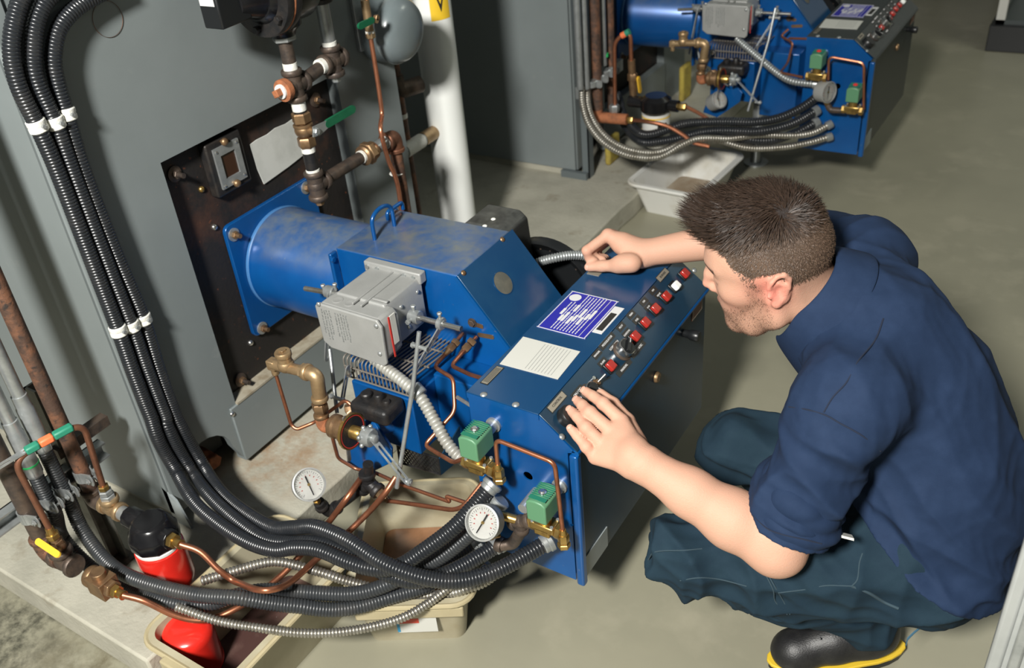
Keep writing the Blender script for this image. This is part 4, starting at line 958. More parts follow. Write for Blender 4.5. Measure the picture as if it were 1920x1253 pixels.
def solenoid(c, label, group=None, flip=1, top_red=False):
    """c = centre of the green coil"""
    c = V3(c); t = thing('solenoid_valve', c - (0, 0, .066), label, 'valve', group)
    w, l, h = .042, .058, .047
    prof = [(-w / 2, -h / 2), (w / 2, -h / 2), (w / 2, h / 2 - .002), (w * .3, h / 2 + .004), (0, h / 2 + .0055), (-w * .3, h / 2 + .004), (-w / 2, h / 2 - .002)]
    coil = obj('green_coil', prism([c + (x, -l / 2, z) for x, z in prof], (0, l, 0)), MT['green'], t, bevel=.003, seg=3)
    for k in range(7):
        y = -l / 2 + .008 + k * .0055 if False else c[1] + l / 2 - .006 - k * .0052
        obj('cooling_slot', box((c[0], y, c[2] + h / 2 + .0052), (w * .9, .0022, .001)), MT['greendark'], coil)
    obj('name_band', box((c[0], c[1] - l / 2 + .012, c[2] + h / 2 + .0052), (w * .85, .010, .001)), MT['greendark'], coil)
    obj('top_nut', join(lathe([(.008, 0), (.008, .0025), (.006, .003)], c + (0, 0, h / 2 + .0055), ez, 16), hexa(c + (0, 0, h / 2 + .007), ez, .0055, .004)), mat('red_cap', (.6, .03, .03), .4) if top_red else MT['chrome'], t)
    obj('core_tube', cyl(c + (0, 0, -.048), c + (0, 0, -h / 2), .014, 18), MT['brass'], t)
    b = c + (0, 0, -.052)
    body = obj('brass_body', join(box(b, (.052, .034, .016)), box(b + (0, 0, -.010), (.034, .034, .018)), cyl(b + (-.034, 0, -.008), b + (.034, 0, -.008), .012, 14)), MT['brass'], t, bevel=.003)
    obj('port_hex', hexa(b + (.022, 0, -.008), ex, .0155, .014), MT['brass'], body)
    obj('port_hex', hexa(b + (-.036, 0, -.008), ex, .0155, .014), MT['brass'], body)
    for dx, dy in ((-.021, -.012), (.021, -.012), (-.021, .012), (.021, .012)): obj('screw', cyl(b + (dx, dy, .006), b + (dx, dy, .011), .0035, 10), MT['galv'], body)
    return t, b
V1 = P(893, 828, 'y', .150); V2 = P(1019, 945, 'y', .150)
sv1, B1 = solenoid(V1, 'green solenoid valve with brass body at upper corner of the cabinet end', 'solenoid valves on the cabinet')
sv2, B2 = solenoid(V2, 'green solenoid valve with brass body low on the cabinet end beside its gauge', 'solenoid valves on the cabinet')
for V, tt in ((V1, sv1), (V2, sv2)):
    obj('conduit_nipple', join(cyl(V + (0.006, .02, .004), (V[0] + .006, .205, V[2] + .004), .0115, 16), lathe([(.016, 0), (.016, .005)], (V[0] + .006, .2, V[2] + .004), ey, 18)), MT['galv'], tt)
# copper bow between both valves
o1 = P(934, 880, 'y', .150); o2 = P(1056, 1003, 'y', .150)
t = thing('copper_bow', o1, 'thin copper tube bow joining the two green solenoid valves', 'tube')
k1, k2 = P(929, 824, 'y', .150), P(1040, 868, 'y', .150)
obj('tube', tube(fillet([o1, k1, k2, o2], .016, 8), .0044, 12), MT['copper'], t)
for o in (o1, o2): obj('flare_nut', join(hexa(o - (0, 0, .020), ez, .0115, .022), cyl(o, o + (0, 0, .014), .0085, 12, .006), hexa(o - (0, 0, .032), ez, .013, .012)), MT['brass'], t)
# pipe fittings and gauge by the lower valve
t = thing('gauge_piping', P(940, 1000, 'y', .150), 'grey pipe tee and elbow carrying a gauge beside the lower solenoid valve', 'pipe')
pt = P(978, 978, 'y', .150); pin = B2 + (-.036, 0, -.008)
obj('tee', cross_geo(pt, (unit(pin - pt), -unit(pin - pt), (-.1, 0, -1)), .014, .026), MT['darksteel'], t)
pe = P(940, 1022, 'y', .140)
obj('elbow', join(tube(fillet([pt + (0, 0, -.02), P(962, 1020, 'y', .150), pe], .02, 8), .0125, 16), ring_fit(pe - (.01, 0, 0), ex, .0165, .014)), MT['darksteel'], t)
obj('pipe', cyl(pt, pin, .0105, 14), MT['darksteel'], t)
obj('brass_nipple', cyl(P(938, 966, 'y', .14), pt, .0095, 12), MT['brass'], t)
obj('stub', cyl((P(980, 955, 'y', .15)[0], .15, P(980, 955, 'y', .15)[2]), (P(980, 955, 'y', .15)[0], .205, P(980, 955, 'y', .15)[2]), .011, 14), MT['galv'], t)
g3 = P(906, 980, 'y', .088)
gauge(g3, unit(.75 * unit(CAM - g3) + np.array((-.25, -.25, -.05))), .034, 'round white pressure gauge against the cabinet end under the green valves', P(935, 1004, 'y', .13), needle=-112)

# conduit connectors on the end plate
for u, v in ((921, 908), (938, 938), (952, 1005), (1030, 1012)):
    pass
# ================================================================ fuel metering train in front of the burner
YF = .150
def F(u, v, y=YF): return P(u, v, 'y', y)
t = thing('fuel_pump', (.52, .22, .40), 'black cast fuel pump with round caps under the wire guard', 'pump')
pc = F(705, 752, .225)
obj('pump_body', box(pc + (0, .0, -.016), (.105, .07, .04), (unit((1, 0, .02)), ey, ez)), MT['iron'], t, bevel=.012, seg=4)
for u, v, r in ((687, 742, .013), (710, 745, .011), (725, 757, .009)):
    q = F(u, v, .225); obj('pump_cap', lathe([(r, -.012), (r, .006), (r * .8, .009)], q, ez, 18), MT['iron'], t)
obj('inlet_nut', join(hexa(F(664, 765, .215), (-.8, -.5, -.1), .011, .02), cyl(F(664, 765, .215), F(652, 776, .20), .008, 10)), MT['bronze'], t)

# modulating valve
t = thing('metering_valve', F(665, 860), 'round bronze metering valve with slotted steel lever below the actuator', 'valve')
v0, v1 = F(625, 798), F(718, 828); vd = unit(v1 - v0)
obj('valve_body', lathe([(.012, -.01), (.020, 0), (.027, .006), (.027, .016), (.023, .02), (.023, .034), (.03, .036), (.03, .044)], v0 - vd * .004, vd, 36), MT['bronze'], t)
dq = v0 + vd * .048
obj('face_disc', lathe([(.038, 0), (.0385, .002), (.0385, .006), (.037, .007), (.03, .0072), (.012, .0072)], dq, vd, 48), MT['iron'], t)
obj('disc_rim', ring([(.0385, .001), (.041, .001), (.041, .0075), (.0385, .0075)], dq, vd, 48), MT['brass'], t)
obj('red_gasket', ring([(.0350, .0072), (.0372, .0080), (.0350, .0080)], dq, vd, 48), mat('red_ring', (.4, .03, .02), .5), t)
obj('gold_hub', lathe([(.015, 0), (.015, .022), (.012, .026), (.006, .026), (.006, .045)], dq + vd * .007, vd, 24), MT['brass'], t)
hb = dq + vd * .040
hub = obj('lever_hub', lathe([(.019, 0), (.021, .002), (.021, .020), (.018, .023), (.009, .023), (.009, .034), (.004, .036)], hb, vd, 28), MT['galv'], t)
for k in range(5):
    a = math.radians(30 + 62 * k); xx, yy, _ = frame(vd); q = hb + (xx * math.cos(a) + yy * math.sin(a)) * .022 + vd * .004; obj('cam_screw', ball(q, .0055, 10, 6), MT['galv'], hub)
le = F(762, 902, YF - .015)
obj('lever_arm', slotted(hb + vd * .022, le, .024, .003, vd, (.22, .93, .011)), MT['galv'], hub)
obj('lever_bolt', join(cyl(le - vd * .01, le + vd * .014, .0035, 8), hexa(le + vd * .006, vd, .0075, .006)), MT['galv'], hub)
obj('index_tab', prism([dq + vd * .009 + (0, 0, -.012), dq + vd * .009 + (.012, -.006, -.012), dq + vd * .02 + (.012, -.006, -.020), dq + vd * .02 + (0, 0, -.020)], (0, 0, -.004)), MT['galv'], t)
obj('bracket_clip', slotted(dq + vd * .002 + (0, -.01, .042), F(655, 862, YF - .02), .010, .003, vd, (.5, .501, .0002)), MT['flexsteel'], t)

# brass check valve and elbow
t = thing('check_valve', F(605, 790), 'pale brass check valve with capped top and elbow feeding the metering valve', 'valve')
ca, cb = F(512, 683), F(572, 697); cdv = unit(cb - ca); cc_ = F(536, 684)
obj('valve_body', join(cyl(ca, cb, .0125, 18), ball(cc_, .019, 16, 10), cyl(cc_, cc_ + (0, 0, .024), .016, 18), hexa(cb - cdv * .01, cdv, .0175, .016)), MT['palebronze'], t)
obj('valve_cap', lathe([(.0175, 0), (.0185, .002), (.0185, .010), (.0165, .013)], cc_ + (0, 0, .022), ez, 24), MT['palebronze'], t)
obj('cap_square', box(cc_ + (0, 0, .037), (.012, .012, .005)), MT['palebronze'], t, bevel=.001)
obj('inlet_elbow', join(box(ca, (.022, .022, .024)), hexa(ca - (0, 0, .028), ez, .0095, .018)), MT['palebronze'], t, bevel=.003)
e0, e1 = F(594, 704), F(600, 748)
obj('elbow', join(tube(fillet([cb, e0, e1], .028, 10), .0155, 20), ring_fit(e1 - (0, 0, .004), ez, .019, .012), ring_fit(cb, cdv, .019, .012)), MT['palebronze'], t)
obj('union', join(hexa(F(602, 770), ez, .018, .022), cyl(F(604, 795), F(601, 755), .0125, 16), ring_fit(F(603, 782), ez, .017, .01)), MT['bronze'], t)
obj('lower_elbow', join(tube(fillet([F(603, 780), F(607, 800), v0], .018, 8), .0155, 18)), MT['rustorange'], t)
# lower tee and left gauge
t = thing('gauge_piping', F(640, 960), 'dark iron tee and slanting pipe carrying the gauge above the long tub', 'pipe')
te = F(692, 906); gp = F(618, 962, .12)
obj('tee', cross_geo(te, (unit(gp - te), (0, 0, 1), (.8, -.1, -.35)), .0165, .03), MT['iron'], t)
obj('pipe', cyl(te, gp, .0115, 16), MT['iron'], t)
obj('elbow', join(tube(fillet([te + (gp - te) * .8, gp, F(598, 942, .10)], .02, 8), .0135, 16), ring_fit(te + (gp - te) * .78, gp - te, .0165, .014), ring_fit(F(606, 952, .108), F(598, 942, .10) - gp, .0165, .012)), MT['iron'], t)
obj('riser', cyl(te, F(690, 870), .012, 12), MT['iron'], t)
obj('flare_nut', join(hexa(te + unit((.8, -.1, -.35)) * .03, (.8, -.1, -.35), .012, .02), cyl(te + unit((.8, -.1, -.35)) * .045, te + unit((.8, -.1, -.35)) * .062, .009, 10, .006)), MT['bronze'], t)
g1 = F(579, 909, .085)
gauge(g1, unit(.85 * unit(CAM - g1) + np.array((.22, .03, .12))), .036, 'round white pressure gauge on a slanting iron pipe above the long tub', F(600, 944, .105), needle=-88)
# expanded-metal guard
t = thing('mesh_guard', P(790, 870, 'y', .255), 'small black expanded metal guard under the burner', 'guard')
mc = [P(u, v, 'y', .27) for u, v in ((745, 835), (822, 860), (826, 890), (750, 868))]
def bil(a, b): return (mc[0] * (1 - a) + mc[1] * a) * (1 - b) + (mc[3] * (1 - a) + mc[2] * a) * b
for i in range(-4, 13):
    for s in (1, -1):
        pts = []
        for k in range(9):
            b = k / 8; a = i / 12 + s * b * .33 + (0 if s > 0 else .0)
            if 0 <= a <= 1: pts.append(bil(a, b))
        if len(pts) > 1: obj('mesh_strand', tube(pts, .0018, 5), MT['iron'], t)
for a, b in ((0, 1), (1, 2), (2, 3), (3, 0)): obj('frame_bar', cyl(mc[a], mc[b], .0028, 6), MT['iron'], t)
obj('side_plate', prism([mc[1], mc[2], mc[2] + (.02, .15, 0), mc[1] + (.02, .15, .08)], (.003, 0, 0)), MT['bluepanel'], t)

# ---- copper lines of the burner
def copper(pts, r, label, m='copper', rad=.02, nuts=(), nm='brass'):
    t = thing('copper_line', min(pts, key=lambda p: p[2]), label, 'tube')
    obj('tube', tube(fillet(pts, rad, 7), r, 10), MT[m], t)
    for a, b in nuts:
        d = unit(V3(b) - V3(a)); obj('flare_nut', join(hexa(a, d, r * 2.1, .016), cyl(V3(a) + d * .014, V3(a) + d * .03, r * 1.7, 10, r * 1.15), hexa(V3(a) - d * .014, d, r * 2.3, .012)), MT[nm], t)
    return t
yy = .40
s1, s2 = P(868, 625, 'y', .415), P(893, 632, 'y', .415)
copper([s1, P(842, 657, 'y', .36), P(814, 688, 'y', .31), P(850, 710, 'y', .29), P(853, 772, 'y', .25), P(796, 835, 'y', .18), P(850, 868, 'y', .155), B1 + (-.04, 0, -.008)], .0045, 'long kinked copper tube from housing slot down to the upper solenoid valve', 'copper', .014, ((P(850, 648, 'y', .375), P(842, 657, 'y', .36)),), 'bronze')
copper([s2, P(872, 656, 'y', .37), P(846, 686, 'y', .33), P(880, 702, 'y', .30), P(912, 712, 'y', .26)], .0045, 'short kinked copper tube from housing slot into the cabinet', 'copper', .014, ((P(880, 647, 'y', .385), P(870, 658, 'y', .37)),), 'bronze')
copper([ca - (0, 0, .03), F(546, 797), F(556, 806), F(590, 792, .185), F(648, 750, .205), F(664, 765, .205)], .0042, 'thin copper tube looping below the pale brass check valve', 'copper', .014)
copper([F(622, 815), F(634, 860, .16), F(668, 880, .178), F(700, 885, .178), F(750, 908, .165), F(845, 942), F(835, 930), F(880, 945)], .0042, 'thin copper tube running under the metering valve toward the cabinet', 'copper', .012)
copper([te + unit((.8, -.1, -.35)) * .06, F(770, 945, .14), F(850, 957, .13), F(870, 950, .13), F(905, 905, .17)], .0048, 'reddish copper tube sweeping from the iron tee to the cabinet end', 'copper', .03)
t = thing('steel_rod', P(905, 718, 'y', .22), 'short steel rod between bracket and cabinet', 'rod'); obj('rod', cyl(P(858, 745, 'y', .26), P(886, 763, 'y', .215), .004, 8), MT['galv'], t)

# white flexible conduit from actuator to cabinet
t = thing('flex_conduit', P(880, 860, 'y', .17), 'grey-white flexible conduit curving from actuator to the cabinet end', 'conduit')
cp = [P(700, 672, 'y', .25), P(722, 690, 'y', .245), P(755, 715, 'y', .235), P(788, 745, 'y', .225), P(815, 790, 'y', .21), P(838, 830, 'y', .195), P(865, 860, 'y', .185), P(895, 872, 'y', .18)]
pth = spline(cp, 12)
obj('conduit', ribbed(pth, .0125, .009, .0026), mat('dusty_flex', (.36, .36, .33), .5, .3, (.28, .27, .24), 25), t)
obj('coupling', join(cyl(P(775, 726, 'y', .23), P(790, 742, 'y', .2255), .0165, 18, ch=.002)), MT['galv'], t)
obj('coupling', join(cyl(P(697, 668, 'y', .252), P(712, 681, 'y', .248), .0135, 18, ch=.002)), MT['galv'], t)

# ================================================================ hanging conduits
dC = lambda u, v: depth(P(u, v, 'y', .17))
HOSES = []
def hose(path, r, build, pin0=.05, pin1=.05):
    q = resample(path, .009); s = np.concatenate([[0], np.cumsum(np.linalg.norm(np.diff(q, axis=0), axis=1))])
    HOSES.append([q, r, build, np.clip((s - pin0) / .06, 0, 1) * np.clip((s[-1] - s - pin1) / .06, 0, 1)])
def settle(static, rounds=160):
    """let hanging hoses and tubes lie against each other instead of passing through, then build them"""
    Q0 = [h[0].copy() for h in HOSES]
    for it in range(rounds):
        mv = [np.zeros_like(h[0]) for h in HOSES]
        for i, (a, ra, _, wa) in enumerate(HOSES):
            for j in range(i + 1, len(HOSES)):
                b, rb, _, wb = HOSES[j]
                if (a.min(0) - .04 > b.max(0)).any() or (b.min(0) - .04 > a.max(0)).any(): continue
                dv = a[:, None] - b[None]; dd = np.sqrt((dv ** 2).sum(2)) + 1e-9; k = np.argmin(dd, 1); ii = np.arange(len(a)); g = dd[ii, k]; hit_ = g < ra + rb
                for p in ii[hit_]:
                    u = dv[p, k[p]] / g[p]; e = (ra + rb - g[p]); w = wa[p] + wb[k[p]]
                    if w > 0: mv[i][p] += u * e * wa[p] / w; mv[j][k[p]] -= u * e * wb[k[p]] / w
            for b, rb in static:
                dv = a[:, None] - b[None]; dd = np.sqrt((dv ** 2).sum(2)) + 1e-9; k = np.argmin(dd, 1); g = dd[np.arange(len(a)), k]
                for p in np.nonzero(g < ra + rb)[0]: mv[i][p] += dv[p, k[p]] / g[p] * (ra + rb - g[p]) * wa[p]
        for h, m_, q0 in zip(HOSES, mv, Q0):
            d = h[0] + m_ * .7 - q0
            for _ in range(2): d[1:-1] = d[1:-1] * .6 + .2 * (d[:-2] + d[2:])
            h[0] = q0 + d * np.minimum(1, h[3][:, None] * 4)
    for h in HOSES: h[2](list(h[0]))
    HOSES.clear()
def conduit(px, d0, d1, r, label, m, bulge=0, amp=.0017, pitch=.0066, clamps=(), ends=True, pre=()):
    pts = list(pre) + hang(px, d0, d1, bulge)
    t = thing('corrugated_conduit' if amp < .0024 else 'flex_conduit', pts[-1], label, 'conduit')
    def build(q):
        obj('conduit', ribbed(q, r, pitch, amp), m, t)
        for c in clamps:
            i = min(range(len(q)), key=lambda k: abs(q[k] - c).sum()); d = unit(q[min(i + 1, len(q) - 1)] - q[i - 1])
            cl = obj('strap_clamp', lathe([(r + .0012, -.012), (r + .0030, -.010), (r + .0030, -.003), (r + .0018, 0), (r + .0030, .003), (r + .0030, .010), (r + .0012, .012)], q[i], d, 20), MT['tape'], t)
            e = q[i] + np.array((r - .004, 0, 0)); obj('clamp_screw', hexa(e, ex, .0045, .012), MT['galv'], cl)
        if ends:
            d = unit(q[-1] - q[-4]); obj('end_connector', join(lathe([(r + .001, -.010), (r + .003, -.008), (r + .003, .0), (r + .0055, .002), (r + .0055, .010), (r + .003, .012)], q[-1] - d * .004, d, 20)), MT['galv'], t)
    pl = sum(np.linalg.norm(V3(x) - V3(y)) for x, y in zip(pre[:-1], pre[1:])) if len(pre) > 1 else 0
    hose(spline(pts, 10), r + amp * .4, build, max(.05, pl - .03))
    return t

xs = lambda L, x: [P(u, v, 'x', x) for u, v in L]
L1 = [(160, -92), (95, -62), (48, -18), (26, 45), (22, 105), (36, 165), (72, 240), (105, 315), (140, 405), (180, 510), (222, 620), (252, 705), (290, 800), (322, 862)]
L2 = [(195, -58), (132, -34), (90, -4), (68, 42), (62, 100), (68, 150), (103, 229), (130, 305), (165, 400), (205, 505), (247, 613), (280, 705), (318, 800), (352, 868)]
L3 = [(215, -25), (165, 0), (135, 22), (110, 55), (100, 105), (106, 150), (125, 215), (150, 300), (185, 395), (225, 495), (269, 600), (300, 700), (338, 800), (372, 860)]
R = .0158
dB = lambda u, v: depth(P(u, v, 'x', .03))
conduit([(330, 880), (362, 938), (405, 977), (460, 1010), (515, 1030), (556, 1026), (600, 1030), (652, 1052), (700, 1066), (745, 1062), (790, 1035), (848, 992), (888, 950), (922, 910)], dB(330, 880), dC(922, 910), R, 'black corrugated conduit strapped to the boiler, outermost at the corner trim', MT['rubber'], -.13, clamps=(P(73, 238, 'x', .03), P(222, 620, 'x', .03)), pre=xs(L1[:-1], .027))
conduit([(357, 878), (392, 925), (440, 968), (495, 1002), (545, 1010), (590, 1012), (640, 1030), (700, 1062), (760, 1082), (810, 1078), (860, 1062), (905, 1040), (935, 1020)], dB(357, 878), dC(935, 1020), R, 'black corrugated conduit strapped to the boiler, in the middle of the three', MT['rubber'], -.165, clamps=(P(103, 229, 'x', .03), P(247, 613, 'x', .03)), pre=xs(L2[:-1], .027))
conduit([(378, 872), (412, 925), (458, 968), (505, 1000), (545, 1000), (590, 994), (650, 1014), (720, 1056), (790, 1082), (850, 1090), (905, 1080), (960, 1056), (1028, 1016)], dB(378, 872), dC(1028, 1016), R, 'black corrugated conduit strapped to the boiler, innermost beside the rusty plate', MT['rubber'], -.20, clamps=(P(125, 215, 'x', .03), P(269, 600, 'x', .03)), pre=xs(L3[:-1], .025))
for (t, e), px, d1, lab in zip(MENDS, ([(93, 850), (120, 905), (150, 985), (190, 1045), (240, 1080), (309, 1103), (377, 1117), (446, 1122), (515, 1134), (584, 1142), (640, 1146), (695, 1140), (756, 1122), (807, 1100), (850, 1058), (900, 1020)],
                                       [(57, 890), (85, 945), (115, 1005), (170, 1065), (230, 1100), (292, 1122), (343, 1133), (395, 1130), (440, 1114), (480, 1106), (530, 1108), (600, 1117), (660, 1117), (710, 1106), (760, 1085), (820, 1056), (876, 1008), (935, 942)]), (0, 0), ('', '')):
    y0 = e[1]; first = abs(y0 - YB) < 1e-6
    if first: lead = [P(152, 990, 'y', -.242), P(195, 1048, 'y', -.262), P(240, 1080, 'y', -.268)] + [P(u, v, 'z', .250) for u, v in ((309, 1103), (377, 1117), (446, 1122))]; rest = [(446, 1122)] + px[8:]
    else: lead = [P(118, 1010, 'y', -.272), P(172, 1066, 'y', -.270), P(230, 1100, 'y', -.268)] + [P(u, v, 'z', .213) for u, v in ((292, 1122), (343, 1133), (395, 1130))]; rest = [(395, 1130)] + px[8:]
    pts = [e, np.array((XS, y0, zb + .06)), np.array((XS, y0, zb)), np.array((XS + .004, y0, zb - .04))] + lead + hang(rest, depth(lead[-1]), dC(*px[-1]), .03)[1:]
    def build(q, t=t):
        obj('conduit', ribbed(q, R * .97, .0066, .0017), MT['rubber_dull'], t)
        d = unit(q[-1] - q[-4]); obj('end_connector', lathe([(R + .001, -.010), (R + .003, -.008), (R + .003, 0), (R + .0055, .002), (R + .0055, .010), (R + .003, .012)], q[-1] - d * .004, d, 20), MT['galv'], t)
    hose(spline(pts, 10), R * .97 + .0007, build, float(e[2] - zb) + .10)
conduit([(378, 1090), (446, 1069), (498, 1055), (532, 1056), (584, 1072), (635, 1090), (690, 1103), (745, 1118), (790, 1120), (842, 1114), (900, 1097), (950, 1060)], 1.99, dC(950, 1060), .0098, 'bare steel flexible conduit arching over the dark red sludge', MT['flexsteel'], .03, .0026, .0075)
conduit([(330, 1138), (408, 1165), (481, 1179), (549, 1188), (618, 1188), (687, 1179), (756, 1162), (807, 1138), (860, 1105), (915, 1065)], 1.90, dC(915, 1065), .0088, 'bare steel flexible conduit sagging lowest across the front of both tubs', MT['flexsteel'], -.05, .0026, .007)
# large copper lines from filter and check block
def cline(px, d0, d1, label, start, m='copper', r=.0068, bulge=0):
    pts = [start] + [D(*q) if len(q) == 3 else p for q, p in zip(px, hang([q[:2] for q in px], d0, d1, bulge))]; t = thing('copper_line', pts[-1], label, 'tube'); hose(spline(pts, 10), r, lambda q, t=t, r=r, m=m: obj('tube', tube(q, r, 12), MT[m], t), .03, .03); return t
s = np.array((fx + .09, Y1, zf - .002)); d0 = depth(s)
cline([(375, 1035), (410, 1070), (445, 1096), (485, 1108, 1.86), (518, 1105, 1.862), (548, 1090, 1.93), (590, 1052, 2.0), (640, 1010, 2.03), (690, 962, 2.02), (722, 925), (742, 895)], d0, depth(F(742, 895)), 'copper tube sweeping from the red oil filter up to the metering valve', s)
s = np.array((bx_ + .066, Y2, zt2 - .004)); d0 = depth(s)
cline([(270, 1127), (320, 1151), (362, 1163), (400, 1160), (440, 1143), (480, 1118, 1.99), (515, 1090, 2.02), (545, 1062, 2.04), (590, 1010, 2.07), (620, 975, 2.07), (650, 935, 2.03), (680, 893)], d0, depth(F(680, 893)), 'copper tube sweeping from the brass check block behind the conduits', s)

def rim_pts(t, w, l, c, ang, z):
    a = math.radians(ang); X = np.array((math.cos(a), math.sin(a), 0)); Yv = np.array((-math.sin(a), math.cos(a), 0))
    return resample([V3(c) + X * p + Yv * q + ez * z for p, q in rrect(w, l, .04) + rrect(w, l, .04)[:1]], .008)
def line_pts(a, b): return resample([V3(a), V3(b)], .008)
settle([(rim_pts(0, .250, .400, (.412, -.138, 0), 0, .176), .015), (rim_pts(0, .270, .375, (.613, .178, 0), 31, .141), .015),
        (line_pts((fx, Y1, zf - .15), (fx, Y1, zf - .06)), .055), (line_pts((cx, cy, cz), (cx + .016, cy - .007, cz + .09)), .056),
        (line_pts((XS + .03, Y2, zt2), (bx_ + .04, Y2, zt2)), .024), (line_pts(g3 - np.array((0, 0, .0)), g3 + (.01, .02, -.01)), .030), (line_pts(te, gp), .012)])

# ================================================================ crouching man
class Field:
    """signed distance grid, blended primitives, surface-nets extraction"""
    def __init__(s, lo, hi, h):
        s.lo = np.array(lo, float); s.h = h; s.n = np.ceil((np.array(hi) - s.lo) / h).astype(int) + 1
        s.F = np.full(tuple(s.n), .08, np.float32)
    def sub(s, lo, hi, pad):
        a = np.clip(np.floor((np.array(lo) - pad - s.lo) / s.h).astype(int), 0, s.n); b = np.clip(np.ceil((np.array(hi) + pad - s.lo) / s.h).astype(int) + 1, 0, s.n)
        if (b <= a).any(): return None
        sl = tuple(slice(i, j) for i, j in zip(a, b))
        g = [(s.lo[k] + s.h * np.arange(a[k], b[k])).astype(np.float32) for k in range(3)]
        return sl, g[0][:, None, None], g[1][None, :, None], g[2][None, None, :]
    def put(s, sl, d, k, cut=False):
        A = s.F[sl]
        if cut:
            d = -d; hh = np.maximum(k - np.abs(A - d), 0) / k; s.F[sl] = np.maximum(A, d) + hh * hh * k * .25
        else:
            hh = np.maximum(k - np.abs(A - d), 0) / k; s.F[sl] = np.minimum(A, d) - hh * hh * k * .25
    def cap(s, a, b, ra, rb, k=.015, cut=False):
        a = V3(a); b = V3(b); R = max(ra, rb); q = s.sub(np.minimum(a, b), np.maximum(a, b), R + k + .03)
        if q is None: return
        sl, X, Y, Zz = q; ab = b - a; L2 = float(ab @ ab) + 1e-12
        t = np.clip(((X - a[0]) * ab[0] + (Y - a[1]) * ab[1] + (Zz - a[2]) * ab[2]) / L2, 0, 1)
        d = np.sqrt((X - a[0] - t * ab[0]) ** 2 + (Y - a[1] - t * ab[1]) ** 2 + (Zz - a[2] - t * ab[2]) ** 2) - (ra + (rb - ra) * t)
        s.put(sl, d, k, cut)
    def chain(s, pts, rs, k=.015):
        for i in range(len(pts) - 1): s.cap(pts[i], pts[i + 1], rs[i], rs[i + 1], k)
    def ell(s, c, r, axes=None, k=.015, cut=False):
        c = V3(c); R = max(r); q = s.sub(c, c, R + k + .03)
        if q is None: return
        sl, X, Y, Zz = q; ax = np.eye(3) if axes is None else axes
        p = [((X - c[0]) * a[0] + (Y - c[1]) * a[1] + (Zz - c[2]) * a[2]) for a in ax]
        k0 = np.sqrt((p[0] / r[0]) ** 2 + (p[1] / r[1]) ** 2 + (p[2] / r[2]) ** 2) + 1e-6
        k1 = np.sqrt((p[0] / r[0] ** 2) ** 2 + (p[1] / r[1] ** 2) ** 2 + (p[2] / r[2] ** 2) ** 2) + 1e-6
        s.put(sl, k0 * (k0 - 1) / k1, k, cut)
    def plane(s, o, n, lo, hi, k=.004):
        """keep the side n points away from, inside the box lo..hi"""
        sl, X, Y, Zz = s.sub(lo, hi, 0); o = V3(o); n = unit(n)
        d = -((X - o[0]) * n[0] + (Y - o[1]) * n[1] + (Zz - o[2]) * n[2]); s.put(sl, d + 0 * X, k, True)
    def mesh(s, smooth=2):
        F = s.F; n = s.n; S = F < 0; eid = []; epos = []; quads = []
        cn = n - 1
        def cid(i, j, k): return (i.astype(np.int64) * cn[1] + j) * cn[2] + k
        for ax in range(3):
            a = [slice(None)] * 3; b = [slice(None)] * 3; a[ax] = slice(0, -1); b[ax] = slice(1, None)
            cr = S[tuple(a)] != S[tuple(b)]
            I = np.stack(np.nonzero(cr), 1)
            o1, o2 = [(1, 2), (2, 0), (0, 1)][ax]
            ok = (I[:, o1] > 0) & (I[:, o2] > 0) & (I[:, o1] < cn[o1]) & (I[:, o2] < cn[o2]); I = I[ok]
            J = I.copy(); J[:, ax] += 1
            f0 = F[I[:, 0], I[:, 1], I[:, 2]]; f1 = F[J[:, 0], J[:, 1], J[:, 2]]
            p = I.astype(np.float64); p[:, ax] += f0 / (f0 - f1)
            ids = []
            for d1, d2 in ((-1, -1), (0, -1), (0, 0), (-1, 0)):
                C_ = I.copy(); C_[:, o1] += d1; C_[:, o2] += d2; ids.append(cid(C_[:, 0], C_[:, 1], C_[:, 2]))
            for q in ids: eid.append(q); epos.append(p)
            q = np.stack(ids, 1); neg = f0 < 0; q[~neg] = q[~neg][:, ::-1]; quads.append(q)
        eid = np.concatenate(eid); epos = np.concatenate(epos); quads = np.concatenate(quads)
        u, inv = np.unique(eid, return_inverse=True); m = len(u); cnt = np.bincount(inv, minlength=m)
        P_ = np.stack([np.bincount(inv, epos[:, i], m) / cnt for i in range(3)], 1)
        Q = np.searchsorted(u, quads)
        for _ in range(smooth):
            A = np.zeros((m, 3)); c = np.zeros(m)
            for i in range(4):
                for j in ((i + 1) % 4, (i + 3) % 4):
                    for d in range(3): A[:, d] += np.bincount(Q[:, i], P_[Q[:, j], d], m)
                    c += np.bincount(Q[:, i], minlength=m)
            P_ = P_ * .45 + .55 * A / np.maximum(c, 1)[:, None]
        return s.lo + P_ * s.h, Q
def vnormals(V, Q):
    n = np.cross(V[Q[:, 2]] - V[Q[:, 0]], V[Q[:, 3]] - V[Q[:, 1]]); N = np.zeros_like(V)
    for i in range(4):
        for d in range(3): N[:, d] += np.bincount(Q[:, i], n[:, d], len(V))
    return N / (np.linalg.norm(N, axis=1)[:, None] + 1e-12)
def wob(V, f, seed, dirs=None, oct=4):
    """cheap smooth fold noise in -1..1"""
    r = np.random.default_rng(seed); o = np.zeros(len(V)); a = 1.0; tot = 0
    for k in range(oct):
        d = r.normal(size=3) if dirs is None else np.array(dirs[k % len(dirs)], float) + r.normal(size=3) * .25
        d /= np.linalg.norm(d); w = r.normal(size=(2, 3)) * f * .45
        ph = V @ d * f * (1.45 ** k) + 1.6 * np.sin(V @ w[0] + r.uniform(0, 6)) + 1.1 * np.sin(V @ w[1] + r.uniform(0, 6)) + r.uniform(0, 6)
        o += a * (1 - 2 * np.abs(np.sin(ph)) ** .8); tot += a; a *= .72
    return o / tot
